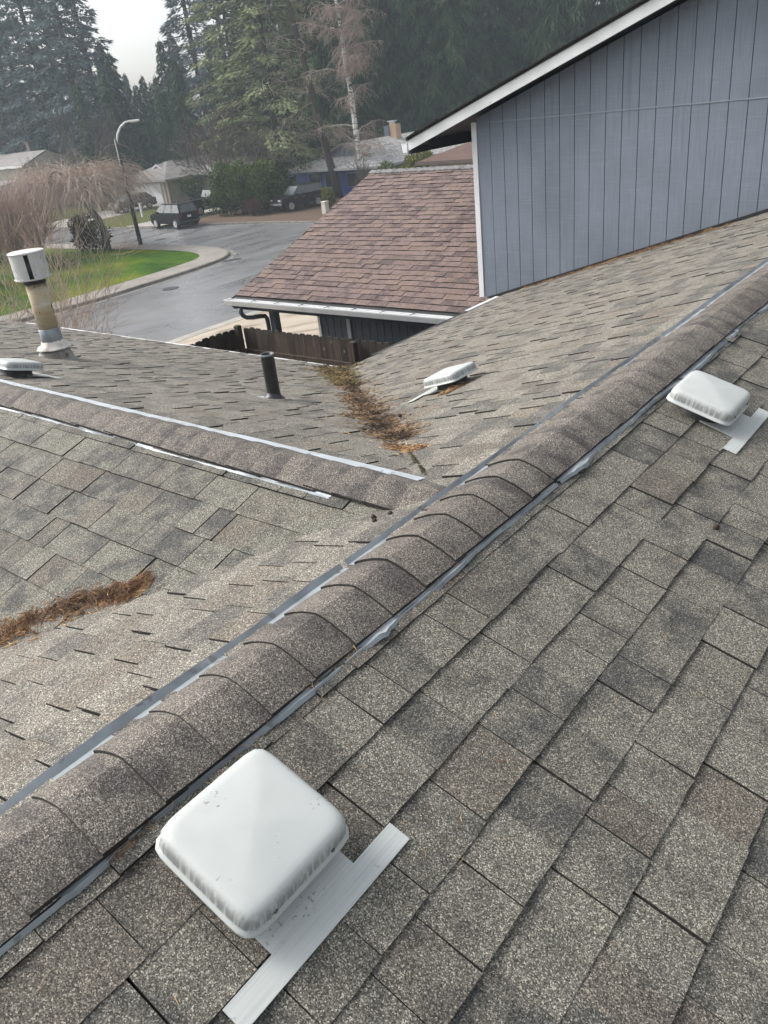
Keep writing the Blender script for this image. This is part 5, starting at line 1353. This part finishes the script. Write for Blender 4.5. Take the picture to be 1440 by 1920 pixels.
mbl.build('branches', BIRCHLIMB, birch); mbt.build('twigs', TW_BIRCH, birch)
# brown trunked pine left of it, leaning
pine = empty('pine_tree', (-47.4, 52.2, GZ), 0, 'leaning brown-trunked bare-limbed conifer just left of the birch', 'tree')
tp = [(0, 0, 0), (-.55, .2, 2), (-1.25, .3, 4.5), (-1.75, .4, 7), (-2.4, .5, 10), (-3.1, .6, 13), (-3.7, .7, 16), (-4.2, .8, 20)]
mb = MB(); mb.tube(tp, [.40, .34, .30, .28, .25, .21, .16, .06], 10); mb.build('trunk', BARK, pine, smooth=True)
mb = MB(); mb2 = MB(); rng = random.Random(31)
for k in range(46):
    h = rng.uniform(4, 19); j = max(i for i in range(len(tp)) if tp[i][2] <= h); j = min(j, len(tp) - 2); f_ = (h - tp[j][2]) / (tp[j + 1][2] - tp[j][2]); q = Vector(tp[j]).lerp(Vector(tp[j + 1]), f_)
    a = rng.uniform(0, 6.28); grow(mb2, rng, q, (math.cos(a), math.sin(a), rng.uniform(-.25, .25)), rng.uniform(1.4, 3.2), .035, 2, .8, -.08, 4, (4, 6), .5, .009, 4)
mb2.build('branches', TW_BIRCH, pine)

# weeping tree on the corner lot
wx, wy = -49.9, 28.6
wt = empty('weeping_tree', (wx, wy, GZ + .3), 0, 'broad bare weeping tree with arching tan twigs on the corner lawn', 'tree')
rng = random.Random(12); mb = MB(); mbt = MB()
mb.tube([(1.3, .9, -.2), (1.35, 1.0, .9), (1.15, .9, 1.9), (.7, .7, 2.7), (.2, .4, 3.4)], [.28, .24, .22, .20, .17], 9)
ends = []
for k in range(13):
    a = k * 2 * math.pi / 13 + rng.uniform(-.2, .2); rr = rng.uniform(2.4, 4.9); top = rng.uniform(4.9, 6.7)
    p0 = Vector((.3, .4, 3.2)); p3 = Vector((rr * math.cos(a) * 1.05, rr * math.sin(a), rng.uniform(3.2, 4.4))); mid = (p0 + p3) / 2; mid.z = top
    pts = [p0.lerp(mid, t).lerp(mid.lerp(p3, t), t) for t in (0, .2, .4, .6, .8, 1)]
    mb.tube(pts, [.12, .10, .08, .06, .045, .03], 6, caps=False)
    ends.append(pts)
mb.build('trunk', simple('mossy_dark_bark', (.05, .05, .042), (.085, .092, .07), 3, rough=.9), wt)
for k in range(3600):
    pts = rng.choice(ends); t = rng.uniform(.1, 1) * 4.99; i = int(t); q = pts[i].lerp(pts[i + 1], t - i) + Vector((rng.gauss(0, .5), rng.gauss(0, .5), rng.gauss(0, .3)))
    wild = rng.random() < .34
    a = math.atan2(q.y, q.x) + rng.gauss(0, 1.4 if wild else .8); ln = rng.uniform(.6, 1.7) if wild else rng.uniform(1.0, 3.8)
    d = Vector((math.cos(a), math.sin(a), rng.uniform(-.5, 1.6) if wild else rng.uniform(.0, 1.0))).normalized(); tw = [q]
    for s_ in range(5):
        d = (d + Vector((rng.gauss(0, .22), rng.gauss(0, .22), rng.gauss(-.12, .15) if wild else -.40))).normalized(); tw.append(tw[-1] + d * ln / 5)
        if tw[-1].z < .35: break
    mbt.tube(tw, [.012, .011, .010, .008, .007, .006][:len(tw)], 3, caps=False)
mbt.build('twigs', TW_TAN, wt)

# twiggy shrubs on the corner lot and by the house
sh = []
for k, (px_, py_, H, n_, sd_, tw_, lb) in enumerate([
        (-47.5, 22.5, 4.0, 90, 1, TW_PINK, 'thicket of pinkish bare stems on the lawn behind the flue cap'),
        (-45.6, 18.4, 4.0, 90, 2, TW_PINK, 'dense bare shrub with reddish stems at the left edge above the flue'),
        (-49.2, 25.0, 3.2, 60, 3, TW_PINK, 'bare pinkish shrub under the skirt of the weeping tree'),
        (-43.2, 15.8, 3.2, 80, 4, TW_TAN, 'tan bare shrub lowest at the left edge, nearest the kerb'),
        (-52.5, 23.5, 4.2, 70, 5, TW_PINK, 'tall bare pinkish shrub behind the others at the left edge')]):
    bare_shrub('bare_shrub', (px_, py_, GZ + .4), H, n_, 2, sd_, tw_, lb, group='bare shrubs on the corner lot', rmin=.009, r0=.022, kids_=(4, 6))
for k, (x_, y_, H, n_, sd_, tw_, lb) in enumerate([
        (-15.8, 7.4, 4.2, 12, 11, TW_TAN, 'bare many-stemmed shrub right of the flue, close behind the roof edge'),
        (-16.5, 6.7, 5.0, 10, 12, TW_TAN, 'taller bare shrub standing directly beside the flue behind the roof edge'),
        (-17.0, 5.2, 3.6, 30, 13, TW_TAN, 'brush of thin tan stems left of the flue behind the roof edge')]):
    bare_shrub('bare_shrub', (x_, y_, ground_z(x_, y_)), H, n_, 3, sd_, tw_, lb, group='bare shrubs behind the roof edge', rmin=.0035, r0=.017, kids_=(3, 4), fan=.75, up=.35)
# far bare trees
def bare_tree(name, loc, H, lv, seed, twig, label, r0=.16, kids_=(4, 6), spread=.9, up=.2, rmin=.014, n=6):
    rng = random.Random(seed); root = empty(name, loc, 0, label, 'tree'); mb = MB(); mt_ = MB()
    mt_.tube([(0, 0, 0), (.05, .02, H * .15), (.02, -.04, H * .28)], [r0, r0 * .85, r0 * .75], 7); mt_.build('trunk', BARK, root)
    for k in range(n):
        a = k * 6.28 / n + rng.uniform(-.3, .3); grow(mb, rng, (0, 0, H * rng.uniform(.16, .27)), (math.cos(a) * .8, math.sin(a) * .8, 1), H * .45, r0 * .5, lv, spread, up, 4, kids_, .6, rmin, 5)
    mb.build('branches', twig, root); return root
x, y = pol(395, 74); bare_tree('bare_tree', (x, y, GZ), 7.8, 3, 1, TW_GREYD, 'bare grey-brown tree above the hedge, left of the deodar')
x, y = pol(385, 82); bare_tree('bare_tree', (x, y, GZ), 8.6, 3, 2, TW_RED, 'bare dark-red tree behind the bungalow roof')
x, y = pol(445, 76); bare_tree('bare_tree', (x, y, GZ), 6.6, 3, 3, TW_GREYD, 'bare grey tree before the pale glimpsed roof')
x, y = pol(4, 122); bare_tree('bare_tree', (x, y, GZ), 15.5, 3, 4, TW_GREY, 'pale grey bare tree behind the two-storey beige house', rmin=.02)
x, y = pol(76, 92); bare_tree('bare_tree', (x, y, GZ), 6.5, 3, 5, TW_GREY, 'small pale bare tree right of the two-storey beige house', rmin=.018)
x, y = pol(155, 92); bare_tree('bare_tree', (x, y, GZ), 9.5, 3, 6, TW_GREYD, 'bare brownish tree left of the street lamp before the dark wood', rmin=.016, spread=.5, up=.5)
x, y = pol(545, 62); bare_tree('bare_tree', (-51.5, 47.5, GZ + .1), 4.6, 3, 7, TW_GREY, 'small bare pale tree between the hedge and the old off-road car', rmin=.010, r0=.07)
bare_shrub('bare_shrub', (-43.2, 50.6, GZ + .1), 3.0, 16, 2, 21, TW_GREYD, 'bare dark shrub in front of the blue house below the birch', rmin=.009, r0=.02, kids_=(4, 6))
bare_shrub('dry_shrub', (-48.6, 43.2, GZ + .1), 1.2, 44, 2, 22, TW_RED, 'low rusty dead shrub at the right foot of the hedge', rmin=.010, r0=.014, fan=1.1, kids_=(4, 6))

# leafy shrubs made of many small leaves
def leafy(name, loc, dims, n, seed, mat, label, cat='shrub', cl=.16, cw=.10, clumps=14, stems=5, group=None, rz=0, shape=.5):
    rng = random.Random(seed); root = empty(name, loc, rz, label, cat, group); K = Cards(); ax, ay, az = dims; cs = []
    for k in range(clumps):
        u = rng.uniform(-1, 1); v = rng.uniform(-1, 1); wz = rng.uniform(.12, 1) ** .8
        f_ = (1 - wz * wz) ** .35 * (1 if wz > .25 else .8) if shape else 1
        cs.append((u * ax * f_ * .75, v * ay * f_ * .75, wz * az * .86, rng.uniform(.28, .5) * min(ax, ay, az * .6), rng.uniform(-.2, .2)))
    for k in range(n):
        c = rng.choice(cs); a = rng.uniform(0, 6.28); zz = rng.uniform(-1, 1); q = math.sqrt(1 - zz * zz); rr = c[3] * rng.uniform(.65, 1.12)
        nd = Vector((q * math.cos(a), q * math.sin(a), zz)); p = Vector(c[:3]) + nd * rr
        if p.z < .02: continue
        d = (nd + Vector((rng.gauss(0, .6), rng.gauss(0, .6), rng.gauss(.0, .5)))).normalized()
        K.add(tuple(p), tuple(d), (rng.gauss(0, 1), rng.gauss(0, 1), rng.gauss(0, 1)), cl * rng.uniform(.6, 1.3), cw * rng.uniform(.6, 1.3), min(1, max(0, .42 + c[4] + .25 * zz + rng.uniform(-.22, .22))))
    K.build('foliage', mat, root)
    mb = MB()
    for k in range(stems):
        c = rng.choice(cs); b = (rng.uniform(-.35, .35) * ax, rng.uniform(-.35, .35) * ay, 0)
        mb.tube([b, (b[0] * .8 + c[0] * .2, b[1] * .8 + c[1] * .2, c[2] * .45), (c[0], c[1], c[2])], [.05, .04, .02], 5)
    mb.build('stems', BARK, root); return root
for k, (x_, y_, a_, b_, h_, sd_, lb) in enumerate([
        (-52.3, 43.9, 1.35, 1.4, 4.1, 1, 'tall clipped evergreen hedge clump nearest the pickup truck, bare stems below'),
        (-50.6, 44.3, 1.5, 1.5, 4.0, 2, 'evergreen hedge clump second from the pickup truck'),
        (-48.9, 44.9, 1.6, 1.5, 3.8, 3, 'evergreen hedge clump third from the pickup truck, behind the rusty dead shrub'),
        (-50.2, 47.2, 1.8, 1.6, 3.7, 4, 'dark evergreen hedge clump beside the old off-road car')]):
    e_ = leafy('evergreen_hedge', (x_, y_, GZ + .1), (a_, b_, h_), 7000, sd_, FOL['hedge'] if k < 3 else FOL['rhodo'], lb, 'hedge', .22, .11, 44, 8, 'evergreen hedge by the pickup truck', shape=.3)
leafy('rhododendron', (-49.6, 28.9, GZ + .35), (1.25, 1.1, 2.0), 2600, 5, FOL['rhodo'], 'dark glossy-leaved rhododendron at the foot of the weeping tree', 'shrub', .26, .11, 16, 4)
leafy('small_bush', (-42.6, 45.4, GZ + .1), (.75, .7, 1.5), 1200, 6, FOL['yellow'], 'small light green bush in front of the old off-road car', 'shrub', .2, .08, 10, 4)
leafy('yellow_shrub', (-38.6, 52.5, GZ + .1), (2.2, 1.6, 3.3), 3600, 7, FOL['yellow'], 'yellow-green shrub beyond the brown roof ridge', 'shrub', .24, .12, 16, 4)
leafy('evergreen_shrub', (-37.0, 50.6, GZ + .1), (1.6, 1.4, 2.6), 3000, 8, FOL['hedge'], 'dark green shrub left of the red-brown roofed house', 'shrub', .24, .12, 14, 4)
leafy('evergreen_shrub', (-41.5, 52.4, GZ + .1), (1.8, 1.2, 2.7), 2600, 9, FOL['deodar'], 'dull olive shrub right of the birch foot before the mossy roof', 'shrub', .24, .10, 14, 4)
leafy('evergreen_shrub', (-68.2, 53.2, GZ + .1), (1.2, 1.2, 2.3), 2200, 10, FOL['hedge'], 'green rounded shrub beside the bungalow wall behind the truck', 'shrub', .24, .12, 12, 4)
leafy('evergreen_shrub', (-55.0, 25.2, GZ + .35), (1.6, 1.4, 2.4), 2400, 11, FOL['rhodo'], 'dark evergreen shrub under the left half of the weeping tree', 'shrub', .26, .11, 14, 4)
leafy('evergreen_shrub', (-51.4, 20.6, GZ + .35), (1.2, 1.1, 1.9), 1800, 12, FOL['rhodo'], 'dark evergreen shrub among the bare stems at the left edge', 'shrub', .26, .11, 12, 4)

# ------------------------------------------------------------------ damp air that pales the far trees
HAZE = .0010
mt = bpy.data.materials.new('damp_air'); mt.use_nodes = True; n_ = mt.node_tree; n_.nodes.clear()
ho = n_.nodes.new('ShaderNodeOutputMaterial'); pvn = n_.nodes.new('ShaderNodeVolumePrincipled'); pvn.inputs['Color'].default_value = (.80, .91, 1.0, 1); pvn.inputs['Density'].default_value = HAZE; pvn.inputs['Anisotropy'].default_value = .2
n_.links.new(pvn.outputs[0], ho.inputs['Volume'])
mb = MB(); mb.box((-170, -60, GZ - 1.2), (60, 175, 34)); mb.build('haze', mt, kind='stuff')
